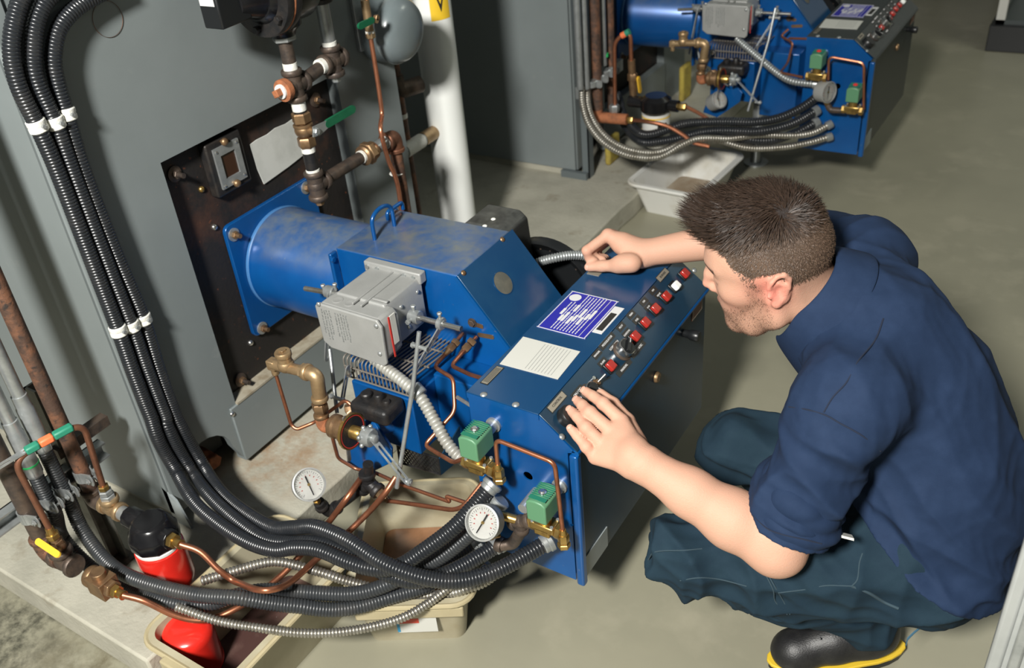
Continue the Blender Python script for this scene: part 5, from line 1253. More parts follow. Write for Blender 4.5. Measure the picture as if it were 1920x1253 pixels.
def relax(V, Q, n, f=.5):
    m = len(V)
    for _ in range(n):
        A = np.zeros((m, 3)); c = np.zeros(m)
        for i in range(4):
            for j in ((i + 1) % 4, (i + 3) % 4):
                for d in range(3): A[:, d] += np.bincount(Q[:, i], V[Q[:, j], d], m)
                c += np.bincount(Q[:, i], minlength=m)
        V = V * (1 - f) + f * A / np.maximum(c, 1)[:, None]
    return V
def fast_obj(name, V, Q, m, parent, col=None, **kw):
    org = ORG[parent]; me = bpy.data.meshes.new(name); V = V - org
    me.vertices.add(len(V)); me.vertices.foreach_set('co', V.astype(np.float32).ravel())
    me.loops.add(Q.size); me.loops.foreach_set('vertex_index', Q.astype(np.int32).ravel())
    me.polygons.add(len(Q)); me.polygons.foreach_set('loop_start', np.arange(0, Q.size, Q.shape[1], dtype=np.int32))
    me.update(calc_edges=True); me.validate()
    me.polygons.foreach_set('use_smooth', [True] * len(me.polygons))
    if col is not None:
        at = me.color_attributes.new('tint', 'FLOAT_COLOR', 'POINT'); c4 = np.ones((len(V), 4), np.float32); c4[:, :3] = col; at.data.foreach_set('color', c4.ravel())
    o = bpy.data.objects.new(name, me); COL.objects.link(o); o.parent = parent; me.materials.append(m); ORG[o] = org
    return setp(o, **kw)
def tint_mat(name, rough, bump=0, bscale=300, sss=0.0, spec=.4, sheen=0.0):
    m = mat(name, (.5, .5, .5), rough, 0, bump=bump, bscale=bscale, spec=spec); nt = m.node_tree; b = nt.nodes['Principled BSDF']
    a = nt.nodes.new('ShaderNodeVertexColor'); a.layer_name = 'tint'; nt.links.new(a.outputs[0], b.inputs['Base Color'])
    if sss: b.inputs['Subsurface Weight'].default_value = sss; b.inputs['Subsurface Radius'].default_value = (.012, .005, .003); b.inputs['Subsurface Scale'].default_value = 1.0
    if sheen: b.inputs['Sheen Weight'].default_value = sheen
    return m
man = thing('person', (1.52, .48, 0), 'crouching man in navy work shirt and trousers turning a panel knob', 'person')

# --- joints
E0 = np.array((1.278, .477, .852)); hf = np.array((-.923, -.224, -.313)); hu = np.array((-.275, -.183, .944)); hl = np.array((.269, -.957, -.107))
def HL(f, u, l=0.0): return E0 + hf * f + hu * u + hl * l
HAX = (hf, hu, hl)
neck0 = np.array((1.395, .525, .745))
shL = np.array((1.455, .335, .715)); shR = np.array((1.385, .700, .775))
elL = D(1452, 1022, 1.585); wrL = D(1200, 866, 1.64)
elR = np.array((1.150, .862, .700)); wrR = P(1200, 476, 'z', .652)

body = Field((.735, .09, .42), (1.60, .95, 1.035), .0026)
b = body
# skull and face
b.ell(HL(-.012, .042), (.098, .090, .076), HAX, .01)
b.ell(HL(.030, .038), (.066, .062, .062), HAX, .03)
b.ell(HL(.040, -.030), (.055, .072, .054), HAX, .03)
for s in (1, -1):
    b.chain([HL(-.004, -.028, s * .060), HL(.008, -.066, s * .053), HL(.050, -.092, s * .030), HL(.080, -.100, s * .008)], [.016, .018, .017, .016], .025)
    b.ell(HL(.054, -.008, s * .041), (.024, .018, .017), HAX, .03)
    b.cap(HL(.085, .044, s * .010), HL(.070, .044, s * .040), .010, .008, .016)
    b.ell(HL(.101, .022, s * .031), (.016, .012, .018), HAX, .014, cut=True)
    b.ell(HL(.0755, .021, s * .0315), (.0135, .0125, .0145), HAX, .004)
b.ell(HL(.083, -.098), (.017, .016, .020), HAX, .02)
b.ell(HL(.070, -.055), (.026, .034, .034), HAX, .03)
b.chain([HL(.090, .034), HL(.102, .012), HL(.112, -.008)], [.0065, .008, .0095], .012)
for s in (1, -1): b.ell(HL(.099, -.015, s * .010), (.011, .008, .008), HAX, .007)
b.chain([HL(.088, -.050, -.020), HL(.099, -.0465, 0), HL(.088, -.050, .020)], [.003, .0055, .003], .006)
b.chain([HL(.086, -.054, -.018), HL(.096, -.060, 0), HL(.086, -.054, .018)], [.003, .0065, .003], .006)
b.cap(HL(.094, -.0535, -.015), HL(.094, -.0535, .015), .0022, .0022, .003, cut=True) if False else None
# neck and hidden trunk
b.cap(HL(-.030, -.025), neck0, .056, .064, .03)
b.cap(neck0, (1.50, .52, .66), .065, .09, .03)
b.cap(shL, shR, .05, .05, .04)
# ears
for s in (1, -1):
    eo = HL(-.008, .002, s * .076); out = unit(hl * s - hf * .45); back = unit(np.cross(hu, out)); 
    if back @ hf > 0: back = -back
    upv = unit(hu - hf * .18)
    def EP(a, c, o=0.0): return eo + back * a + upv * c + out * o
    b.ell(EP(.010, .0, .004), (.019, .030, .0055), (back, upv, out), .006)
    rim = [EP(-.006, .012, .006), EP(-.002, .024, .009), EP(.008, .032, .010), EP(.020, .029, .010), EP(.028, .016, .010), EP(.026, .0, .009), EP(.018, -.014, .007), EP(.008, -.024, .006)]
    b.chain(rim, [.0035, .004, .0042, .0044, .0044, .004, .004, .0045], .003)
    b.ell(EP(.0035, -.026, .004), (.008, .009, .0055), (back, upv, out), .005)
    b.ell(EP(.009, -.003, .012), (.010, .014, .0075), (back, upv, out), .004, cut=True)
    b.chain([EP(.008, .018, .008), EP(.019, .008, .009), EP(.016, -.010, .008)], [.0025, .003, .0025], .003)
    b.ell(EP(-.007, -.004, .005), (.004, .006, .005), (back, upv, out), .003)
# arms
b.chain([shL, elL], [.062, .050], .02)
fl = elL + (wrL - elL) * .30; fm = elL + (wrL - elL) * .62
b.chain([elL, fl, fm, wrL], [.046, .050, .041, .0315], .02)
b.ell(elL + unit(elL - wrL) * .012 + np.array((0, 0, -.008)), (.032, .032, .03), None, .03)
fr = elR + (wrR - elR) * .35
b.chain([shR, elR, fr, wrR], [.060, .042, .040, .0285], .02)
# ---- left hand turning the knob
def DP(u, v, d): return D(u, v, d)
tipd = lambda u, v, o: depth(on_panel(u, v, o))
palmL = {}
MC = [((1166, 790), 1.700), ((1150, 812), 1.690), ((1132, 836), 1.687), ((1116, 858), 1.690)]
PI = [((1131, 757), 1.715), ((1106, 774), 1.706), ((1099, 802), 1.692), ((1099, 838), 1.686)]
DI = [((1112, 743), 1.735), ((1092, 760), 1.727), ((1082, 782), 1.712), ((1082, 818), 1.698)]
TI = [((1098, 734), 1.752), ((1083, 752), 1.744), ((1070, 770), 1.728), ((1070, 804), 1.706)]
rr = [(.0132, .0115, .0102, .0090), (.0136, .0119, .0105, .0093), (.0130, .0113, .0100, .0089), (.0117, .0102, .0091, .0082)]
mcs = [DP(*p, d) for p, d in MC]
vw = unit(CAM - mcs[1])
wc = [DP(1192, 838, 1.655), DP(1188, 848, 1.645), DP(1184, 858, 1.642), DP(1176, 872, 1.648)]
for i in range(4):
    b.chain([wc[i], mcs[i]], [.016, .0135], .014)
    if i < 3: b.cap((wc[i] + wc[i + 1]) / 2, (mcs[i] + mcs[i + 1]) / 2, .015, .0115, .012)
b.cap(wrL, (wc[1] + wc[2]) / 2, .031, .020, .02)
b.cap(wc[0], wc[3], .017, .016, .014)
for i in range(4):
    p = [mcs[i], DP(*PI[i][0], PI[i][1]), DP(*DI[i][0], DI[i][1]), DP(*TI[i][0], TI[i][1])]
    r_ = rr[i]
    for j in range(3): b.cap(p[j], p[j + 1], r_[j], r_[j + 1], .0028)
    b.ell(p[1], (r_[1] * 1.08,) * 3, None, .004)
th = [DP(1196, 832, 1.675), DP(1176, 790, 1.735), DP(1150, 757, 1.765), DP(1126, 738, 1.775)]
b.chain(th, [.018, .0145, .0115, .0095], .006)
NAILS = [(DP(*TI[i][0], TI[i][1]), DP(*DI[i][0], DI[i][1]), rr[i][3]) for i in range(4)]
# ---- right fist resting on the cabinet
w = wrR
m1 = P(1140, 441, 'z', .690); p1 = P(1100, 470, 'z', .668); t1 = P(1116, 490, 'z', .640)
dirF = np.array((-.004, .0185, -.007))
for i, (dx, sc) in enumerate(((0, 1), (1, 1.03), (2, .97), (3, .86))):
    o = dirF * dx; r_ = [.0125 * sc, .0112 * sc, .0095 * sc]
    mm_ = m1 + o + np.array((0, 0, -.004 * dx)); pp_ = p1 + o * .9 + np.array((.002 * dx, 0, -.003 * dx)); tt_ = t1 + o * .8 + np.array((.012, .004, .002)) if i else t1
    b.cap(w + o * .5 + np.array((-.012, 0, .004)), mm_, .019, .0145, .014)
    b.chain([mm_, pp_, (pp_ + tt_) / 2 + np.array((-.006, 0, -.005)), tt_], [r_[0], r_[1], r_[2], r_[2] * .9], .004)
    b.ell(mm_, (.0135 * sc,) * 3, None, .006)
b.cap(w, w + (m1 - w) * .5, .0285, .024, .02)
tb = [P(1186, 494, 'z', .652), P(1158, 498, 'z', .644), P(1128, 499, 'z', .637), P(1104, 501, 'z', .632)]
b.chain(tb, [.0195, .0155, .0120, .0102], .008)
b.ell(P(1172, 492, 'z', .655), (.022, .018, .016), None, .02)
NAILS.append((tb[3], tb[2], .0098))
V, Q = body.mesh(2); del body
N = vnormals(V, Q)
# slight knuckle and skin relief
# ---- skin colour
R_ = V - E0; hF, hU, hL_ = R_ @ hf, R_ @ hu, R_ @ hl
col = np.tile(np.array((.53, .305, .215)), (len(V), 1))
def blend(mask, c): col[:] = col * (1 - mask[:, None]) + np.array(c) * mask[:, None]
def gs(dist, r): return np.exp(-(dist / r) ** 2)
isH = np.linalg.norm(R_, axis=1) < .19
def local(f, u, l): return np.sqrt((hF - f) ** 2 + (hU - u) ** 2 + (hL_ - l) ** 2)
blend(gs(local(.115, -.012, 0), .022) * isH * .55, (.62, .25, .19))
for s in (1, -1):
    blend(gs(local(-.005, .003, s * .085), .038) * isH * .85, (.68, .22, .17))
    blend(gs(local(.068, -.03, s * .045), .028) * isH * .35, (.63, .28, .21))
lip = (np.abs(hU + .053) < .0105) & (hF > .087) & (np.abs(hL_) < .021) & isH
blend(lip * .7, (.50, .17, .14))
nz = .5 + .5 * np.sin(V[:, 0] * 2100 + 3 * np.sin(V[:, 2] * 900)) * np.sin(V[:, 1] * 1900 + 2 * np.sin(V[:, 0] * 1100)) * np.sin(V[:, 2] * 2000)
beard = isH * np.clip((-.004 - .45 * np.clip(hF - .015, 0, .08) - hU) / .022, 0, 1) * np.clip((hF + .005) / .02, 0, 1) * np.clip((hU + .125) / .015, 0, 1) * (~lip)
side = isH * np.clip((hF - .0) / .01, 0, 1) * np.clip((.042 - hF) / .014, 0, 1) * np.clip((.03 - hU) / .03, 0, 1) * np.clip((hU + .10) / .03, 0, 1) * (np.abs(hL_) > .045)
mou = isH * gs(local(.10, -.036, 0), .016) * (hU < -.03)
blend(np.clip(np.maximum(np.maximum(beard * .50, side * .55), mou * .4), 0, 1) * (.6 + .4 * nz), (.17, .095, .062))
bmask = np.clip(np.maximum(np.maximum(beard, side), mou * .8), 0, 1)
for s in (1, -1):      # brows and lashes
    bl = isH * np.clip(1 - np.abs(hU - (.0445 - .10 * np.abs(np.abs(hL_) - .03))) / .0055, 0, 1) * ((s * hL_) > .010) * ((s * hL_) < .050) * (hF > .055)
    blend(np.clip(bl * 2.2, 0, .95), (.06, .032, .02))
    ls = isH * np.clip(1 - np.abs(hU - .0155) / .0022, 0, 1) * (np.abs(s * hL_ - .032) < .014) * (hF > .075)
    blend(ls * .8, (.12, .06, .045))
nape = isH * np.clip((-.03 - hF) / .02, 0, 1) * np.clip((hU + .085) / .04, 0, 1)
blend(nape * .5, (.20, .125, .09))
for k in list(mcs) + [DP(*q, d) for q, d in PI] + [m1, p1]: blend(gs(np.linalg.norm(V - k, axis=1), .013) * .4, (.64, .27, .20))
for tip_, _, r_ in NAILS: blend(gs(np.linalg.norm(V - tip_, axis=1), .012) * .4, (.66, .30, .24))
skin_m = tint_mat('skin', .58, .25, 420, sss=.12, spec=.28)
bodyo = fast_obj('body', V, Q, skin_m, man, col)
# ---- stubble
rb = np.random.default_rng(9)
qm = bmask[Q].mean(1); cand = np.nonzero(qm > .3)[0]
ib = rb.choice(cand, 2900, p=qm[cand] / qm[cand].sum()); ub = rb.random((2900, 2)); c4 = V[Q[ib]]; nb = N[Q[ib]].mean(1)
rt = (c4[:, 0] * (1 - ub[:, :1]) + c4[:, 1] * ub[:, :1]) * (1 - ub[:, 1:]) + (c4[:, 3] * (1 - ub[:, :1]) + c4[:, 2] * ub[:, :1]) * ub[:, 1:]
db = nb * .55 - hu * .7 + hf * .15 + rb.normal(size=(2900, 3)) * .25; db /= np.linalg.norm(db, axis=1)[:, None]
sb2 = np.cross(db, nb); sb2 /= np.linalg.norm(sb2, axis=1)[:, None] + 1e-6
lb2 = rb.uniform(.0012, .0028, 2900)[:, None]; wb2 = .00030
BV = np.stack([rt - sb2 * wb2 - nb * .0005, rt + sb2 * wb2 - nb * .0005, rt + db * lb2 + sb2 * wb2 * .4, rt + db * lb2 - sb2 * wb2 * .4], 1).reshape(-1, 3)
fast_obj('stubble', BV, np.arange(2900)[:, None] * 4 + np.array([[0, 1, 2, 3]]), tint_mat('stubble_hair', .6, spec=.2), man, np.repeat(np.array((.075, .042, .027)) * rb.uniform(.6, 1.8, 2900)[:, None], 4, 0), kind='stuff')
nail_m = mat('fingernail', (.50, .285, .215), .45, spec=.3)
for tip_, di_, r_ in NAILS:
    d = unit(tip_ - di_); n = unit(CAM - tip_); n = unit(n - d * (n @ d)); s = np.cross(d, n); c0 = tip_ + n * (r_ * .80) + d * r_ * .25
    obj('fingernail', ball(c0, (r_ * .62, r_ * .72, r_ * .28), 12, 8) if False else ([c0 + s * v[0] + d * v[1] + n * v[2] for v in ball((0, 0, 0), (r_ * .58, r_ * .78, r_ * .26), 12, 8)[0]], ball((0, 0, 0), (1, 1, 1), 12, 8)[1]), nail_m, man)

# ---- hair
def hair_line(f, l):
    xs_ = [-.13, -.10, -.07, -.045, -.030, -.018, .010, .016, .030, .042, .052, .066, .082, .12]
    ys_ = [-.050, -.055, -.050, -.030, .010, .036, .036, .000, .008, .046, .086, .106, .116, .118]
    return np.interp(f, xs_, ys_)
hair = Field(E0 - .16, E0 + .19, .003)
hair.ell(HL(-.013, .043), (.1005, .0925, .0785), HAX, .01)
hair.ell(HL(.030, .040), (.0665, .0630, .0625), HAX, .02)
hair.ell(HL(-.008, .082), (.086, .074, .064), HAX, .03)
hair.ell(HL(.036, .122), (.046, .022, .044), HAX, .03)
sl, X, Y, Zz = hair.sub(hair.lo, hair.lo + hair.n * hair.h, 0)
pf = (X - E0[0]) * hf[0] + (Y - E0[1]) * hf[1] + (Zz - E0[2]) * hf[2]; pu = (X - E0[0]) * hu[0] + (Y - E0[1]) * hu[1] + (Zz - E0[2]) * hu[2]; pl_ = (X - E0[0]) * hl[0] + (Y - E0[1]) * hl[1] + (Zz - E0[2]) * hl[2]
clipf = (hair_line(pf, pl_) - pu).astype(np.float32) * .8
hair.F = np.maximum(hair.F, clipf)
HV, HQ = hair.mesh(2); HN = vnormals(HV, HQ)
hr = HV - E0; a_, c_, e_ = hr @ hf, hr @ hu, hr @ hl
topw = np.clip((c_ - .068 - .10 * np.maximum(0, np.abs(e_) - .045)) / .035, 0, 1)
HV = HV + HN * (wob(HV, 260, 5, oct=3) * .0012 * (.3 + topw))[:, None]
hcol = np.array((.075, .048, .032)) * (1 - topw[:, None]) + np.array((.016, .010, .008)) * topw[:, None]
low = np.clip((.055 - (c_ - hair_line(a_, e_))) / .05, 0, 1) * (1 - topw)
hcol = hcol * (1 - .55 * low[:, None]) + np.array((.20, .13, .09)) * .55 * low[:, None]
hair_m = tint_mat('brown_hair', .5, .5, 700, spec=.35)
haircap = fast_obj('hair', HV, HQ, hair_m, man, hcol, label='short dark brown hair with cropped sides')
rg = np.random.default_rng(4)
tri = HQ; ctr = HV[tri].mean(1); fn = HN[tri].mean(1)
area_ = np.linalg.norm(np.cross(HV[tri[:, 2]] - HV[tri[:, 0]], HV[tri[:, 3]] - HV[tri[:, 1]]), axis=1)
outer = (fn * (ctr - HL(-.01, .03))).sum(1) > 0
wt = area_ * outer; NS = 26000
ix = rg.choice(len(ctr), NS, p=wt / wt.sum())
uv = rg.random((NS, 2)); c4 = HV[tri[ix]]
root = (c4[:, 0] * (1 - uv[:, :1]) + c4[:, 1] * uv[:, :1]) * (1 - uv[:, 1:]) + (c4[:, 3] * (1 - uv[:, :1]) + c4[:, 2] * uv[:, :1]) * uv[:, 1:]
nn = fn[ix]; rl = root - E0; rf, ru, rl_ = rl @ hf, rl @ hu, rl @ hl
tw = np.clip((ru - .066 - .45 * np.maximum(0, np.abs(rl_) - .035)) / .04, 0, 1)
whorl = HL(-.052, .118, .034)
flow = root - whorl; flow -= nn * (flow * nn).sum(1)[:, None]; flow /= np.linalg.norm(flow, axis=1)[:, None] + 1e-6
swirl = np.cross(nn, flow); near_ = np.exp(-np.linalg.norm(root - whorl, axis=1) / .04)
dirv = flow + swirl * near_[:, None] * .9 + np.where(tw[:, None] > .1, hf * .25 + hu * (.15 + .75 * np.clip((rf - .02) / .06, 0, 1))[:, None], -hu * .45) + rg.normal(size=(NS, 3)) * .26
lift = .35 + .55 * np.clip((rf - .02) / .08, 0, 1) * tw + .1 * tw
dirv = dirv / np.linalg.norm(dirv, axis=1)[:, None] + nn * lift[:, None]; dirv /= np.linalg.norm(dirv, axis=1)[:, None]
ln = (.0045 + tw * (.017 + .016 * np.clip((rf + .02) / .1, 0, 1))) * rg.uniform(.7, 1.25, NS)
wd = (.00042 + .00028 * tw)[:, None]
sdv = np.cross(dirv, nn); sdv /= np.linalg.norm(sdv, axis=1)[:, None] + 1e-6
mid = root + dirv * ln[:, None] * .55; bend = np.where((rf > .03)[:, None], unit(hf * .3 + hu * .9), unit(hf * .3 - hu * .6))
tipp = mid + (dirv * .85 + bend * .28) * ln[:, None] * .5
root2 = root - nn * .002
SV = np.stack([root2 - sdv * wd, root2 + sdv * wd, mid + sdv * wd * .8, mid - sdv * wd * .8, tipp + sdv * wd * .15, tipp - sdv * wd * .15], 1).reshape(-1, 3)
base = np.arange(NS)[:, None] * 6
SQ = np.concatenate([base + np.array([[0, 1, 2, 3]]), base + np.array([[3, 2, 4, 5]])])
sh = rg.uniform(.65, 1.7, NS)[:, None]
sc_ = (np.array((.072, .046, .031)) * (1 - tw[:, None]) + np.array((.026, .016, .011)) * tw[:, None]) * sh
fast_obj('hair_strands', SV, SQ, tint_mat('hair_strand', .5, spec=.3), man, np.repeat(sc_, 6, 0), kind='stuff')

# ---- navy shirt
hipL_ = np.array((1.615, .405, .345))
S = Field((1.20, .10, .15), (1.82, .96, .90), .0048)
S.chain([(1.600, .495, .335), (1.590, .500, .44), (1.560, .505, .54), (1.505, .515, .640), (1.450, .520, .725), (1.405, .522, .755)], [.146, .143, .144, .142, .120, .082], .05)
S.cap(shL + (0.01, .03, 0), shR + (0.01, -.02, 0), .085, .080, .05)
S.cap(hipL_ + (.0, .01, .02), (1.60, .46, .47), .122, .13, .05)
S.cap((1.65, .43, .35), (1.65, .56, .35), .09, .09, .05)
hemL = elL + (shL - elL) * .13; armdir = unit(elL - shL)
S.cap(shL, elL + armdir * .05, .083, .079, .04)
hemR = elR + (shR - elR) * .2; armR = unit(elR - shR)
S.cap(shR, elR + armR * .05, .080, .068, .04)
S.plane(hemL, armdir, hemL - .12 + armdir * .02, hemL + .12, .003) if False else None
sl, X, Y, Zz = S.sub(S.lo, S.lo + S.n * S.h, 0)
def halfspace(o, n): return (X - o[0]) * n[0] + (Y - o[1]) * n[1] + (Zz - o[2]) * n[2]
# sleeves are cut at their hems and hollowed
for hem, ad, el in ((hemL, armdir, elL), (hemR, armR, elR)):
    hp = halfspace(hem, ad); rad = np.sqrt((X - el[0]) ** 2 + (Y - el[1]) ** 2 + (Zz - el[2]) ** 2)
    S.F = np.where(rad < .17, np.maximum(S.F, hp.astype(np.float32)), S.F)
S.cap(hemL - armdir * .05, hemL + armdir * .1, .071, .074, .002, cut=True)
S.cap(hemR - armR * .05, hemR + armR * .1, .060, .062, .002, cut=True)
# lower hem and neck opening
hz = halfspace(np.array((1.617, .303, .392)), unit((-.62, .0, -1)))
S.F = np.maximum(S.F, hz.astype(np.float32))
S.cap(neck0 + (.01, .0, -.01), HL(-.02, -.05), .060, .075, .01, cut=True)
SVt, SQt = S.mesh(2); SN = vnormals(SVt, SQt); del S
# folds: sleeve rings, side creases, diagonal pulls
rel = SVt - shL; al = rel @ armdir; rad = np.linalg.norm(rel - al[:, None] * armdir, axis=1)
slv = np.exp(-(np.maximum(0, rad - .085) / .02) ** 2) * np.clip((al - .02) / .05, 0, 1)
hemdist = np.clip(((hemL - SVt) @ armdir) / .03, 0, 1)
fold = wob(SVt, 25, 3, [tuple(armdir), (.3, -.2, 1), (.7, .2, .9)], 4)
low_ = np.clip((.62 - SVt[:, 2]) / .2, 0, 1)
diag = wob(SVt, 17, 8, [(.5, -.2, .85), (.2, -.1, 1), (.8, 0, .6)], 4)
hemz = np.clip(((np.array((1.617, .303, .392)) - SVt) @ unit((-.62, 0, -1))) / .03, 0.15, 1)
amp = (slv * .0190 * hemdist + (1 - slv) * (.0110 + .0200 * low_)) * hemz
SVt = SVt + SN * ((fold * slv + diag * (1 - slv)) * amp)[:, None] + SN * (wob(SVt, 55, 21, None, 2) * .0010)[:, None]
SVt = relax(SVt, SQt, 2); SN = vnormals(SVt, SQt)
navy = mat('navy_cotton', (.011, .024, .058), .82, 0, (.014, .029, .068), 30, .4, .7, bump=.15, bscale=900, spec=.2)
shirt = fast_obj('shirt', SVt, SQt, navy, man, label='navy short-sleeved work shirt')
def near_surf(p, push=.0022):
    i = np.argmin(((SVt - V3(p)) ** 2).sum(1)); return SVt[i] + SN[i] * push
def seam(pxs, d, name='seam', r=.0013, onto=None):
    src = SVt; pts = []
    for u, v in pxs:
        c = D(u, v, 1.0) - CAM; c = c / np.linalg.norm(c); t_ = (src - CAM) @ c; off = np.linalg.norm(src - CAM - t_[:, None] * c, axis=1)
        m_ = off < .008
        if m_.any(): k = np.nonzero(m_)[0][np.argmin(t_[m_])]; pts.append(src[k] + SN[k] * .0002)
    if len(pts) > 2: obj(name, tube(spline(pts, 6), r, 6), navy_dark, shirt)
navy_dark = mat('navy_stitching', (.006, .012, .030), .9)
seam([(1434, 765), (1470, 762), (1505, 768), (1540, 783), (1580, 802), (1620, 826), (1658, 853)], 0)
seam([(1660, 590), (1640, 630), (1610, 668), (1580, 712), (1555, 748), (1538, 780)], 0)
seam([(1494, 668), (1488, 690), (1474, 715), (1466, 760)], 0)
seam([(1402, 965), (1430, 995), (1470, 1012), (1510, 1022), (1550, 1022)], 0)
# collar: a stand and a folded leaf round the neck
cA = HL(-.045, -.075); nd = unit(HL(-.015, -.02) - neck0); nx = unit(hf - nd * (hf @ nd)); ny = np.cross(nd, nx)
Nc = cA
def collar_row(h, r, drop):
    out = []
    for k in range(33):
        a = math.radians(28 + 304 * k / 32); front = max(0, math.cos(a))
        out.append(Nc + nd * (h - drop * front) + (nx * math.cos(a) * 1.12 + ny * math.sin(a)) * r * (1 + .06 * front))
    return out
rows = [collar_row(-.045, .090, .03), collar_row(-.01, .080, .03), collar_row(.022, .0735, .035), collar_row(.029, .077, .04), collar_row(.022, .085, .045), collar_row(-.006, .097, .066), collar_row(-.034, .108, .090)]
cv = [p for r_ in rows for p in r_]; cf = []
for i in range(len(rows) - 1):
    for k in range(32): cf.append((i * 33 + k, i * 33 + k + 1, (i + 1) * 33 + k + 1, (i + 1) * 33 + k))
co = obj('collar', (cv, cf), navy, shirt, smooth=180)
md = co.modifiers.new('thick', 'SOLIDIFY'); md.thickness = .0022; md.offset = 0
sb_ = co.modifiers.new('sub', 'SUBSURF'); sb_.levels = 1; sb_.render_levels = 2

# ---- trousers
hipL = np.array((1.615, .405, .345)); hipR = np.array((1.575, .585, .345))
knL = D(1280, 1038, 1.755); anL = np.array((1.535, .450, .125))
knR = D(1378, 832, 1.895); anR = np.array((1.475, .665, .125))
T = Field((1.05, .06, .03), (1.86, .86, .60), .0050)
T.cap((1.575, .450, .325), (1.560, .540, .325), .130, .130, .04)
T.cap((1.585, .50, .34), (1.60, .50, .43), .13, .125, .03)
T.chain([hipL, hipL + (knL - hipL) * .5, knL], [.108, .092, .076], .04)
T.chain([hipR, hipR + (knR - hipR) * .5, knR], [.105, .090, .074], .04)
T.chain([knL, knL + (anL - knL) * .5, anL], [.070, .074, .066], .03)
T.chain([knR, knR + (anR - knR) * .5, anR], [.068, .072, .064], .03)
TV, TQ = T.mesh(2); TN = vnormals(TV, TQ); del T
kd = np.minimum(np.linalg.norm(TV - knL, axis=1), np.linalg.norm(TV - knR, axis=1))
am = .0160 + .0140 * np.exp(-((kd - .16) / .1) ** 2) + .0035 * np.clip((.22 - TV[:, 2]) / .1, 0, 1)
thd = unit(knL - hipL)
TV = TV + TN * (wob(TV, 19, 12, [(.5, .1, .9), (-.4, .3, .8), (.2, -.3, 1)], 4) * am)[:, None] + TN * (wob(TV, 50, 31, None, 2) * .0012)[:, None]
TV = relax(TV, TQ, 2); TN = vnormals(TV, TQ)
denim = mat('dark_teal_denim', (.009, .023, .037), .85, 0, (.013, .031, .046), 14, .4, .7, bump=.2, bscale=800, spec=.2, col3=(.019, .043, .060), lo3=.62, hi3=.8, scale3=9)
pants = fast_obj('trousers', TV, TQ, denim, man, label='dark blue-green work trousers')
def pseam(pxs, r=.0012, m_=None, name='stitched_seam'):
    pts = []
    for u, v in pxs:
        c = D(u, v, 1.0) - CAM; c = c / np.linalg.norm(c); t_ = (TV - CAM) @ c; off = np.linalg.norm(TV - CAM - t_[:, None] * c, axis=1); k_ = off < .008
        if k_.any(): k = np.nonzero(k_)[0][np.argmin(t_[k_])]; pts.append(TV[k] + TN[k] * .0004)
    if len(pts) > 2: obj(name, tube(spline(pts, 6), r, 6), m_ or stitch, pants)
stitch = mat('pale_stitching', (.026, .050, .066), .9)
pseam([(1208, 1050), (1235, 1035), (1280, 1026), (1320, 1022)])
pseam([(1240, 1108), (1270, 1094), (1310, 1092), (1350, 1094), (1392, 1100)])
pseam([(1432, 1080), (1445, 1110), (1460, 1135), (1475, 1160)])
pseam([(1440, 1080), (1453, 1110), (1468, 1135), (1483, 1160)])
pseam([(1455, 1118), (1500, 1112), (1550, 1106), (1594, 1104)])
pseam([(1594, 1104), (1602, 1080), (1610, 1050), (1618, 1030)])
pseam([(1598, 1106), (1630, 1120), (1660, 1135), (1680, 1145)], .003)
pts_ = [P(1728, 1175, 'y', .40), P(1712, 1188, 'y', .395), P(1700, 1200, 'y', .392), P(1697, 1212, 'y', .39)]
obj('loose_strap', prism([pts_[0] + (0, 0, .004), pts_[1] + (0, 0, .005), pts_[2] + (0, 0, .006), pts_[3], pts_[2] - (0, 0, .004), pts_[1] - (0, 0, .004), pts_[0] - (0, 0, .003)], (.002, .003, 0)), mat('blue_strap', (.06, .16, .25), .8), pants)
q_ = D(1622, 1036, 1.53)
obj('pocket_paper', box(near_surf(q_, .0), (.035, .004, .022), (unit((.9, .3, -.2)), unit((-.2, .6, .8)), unit((.3, -.8, .5)))), MT['paper'], pants)

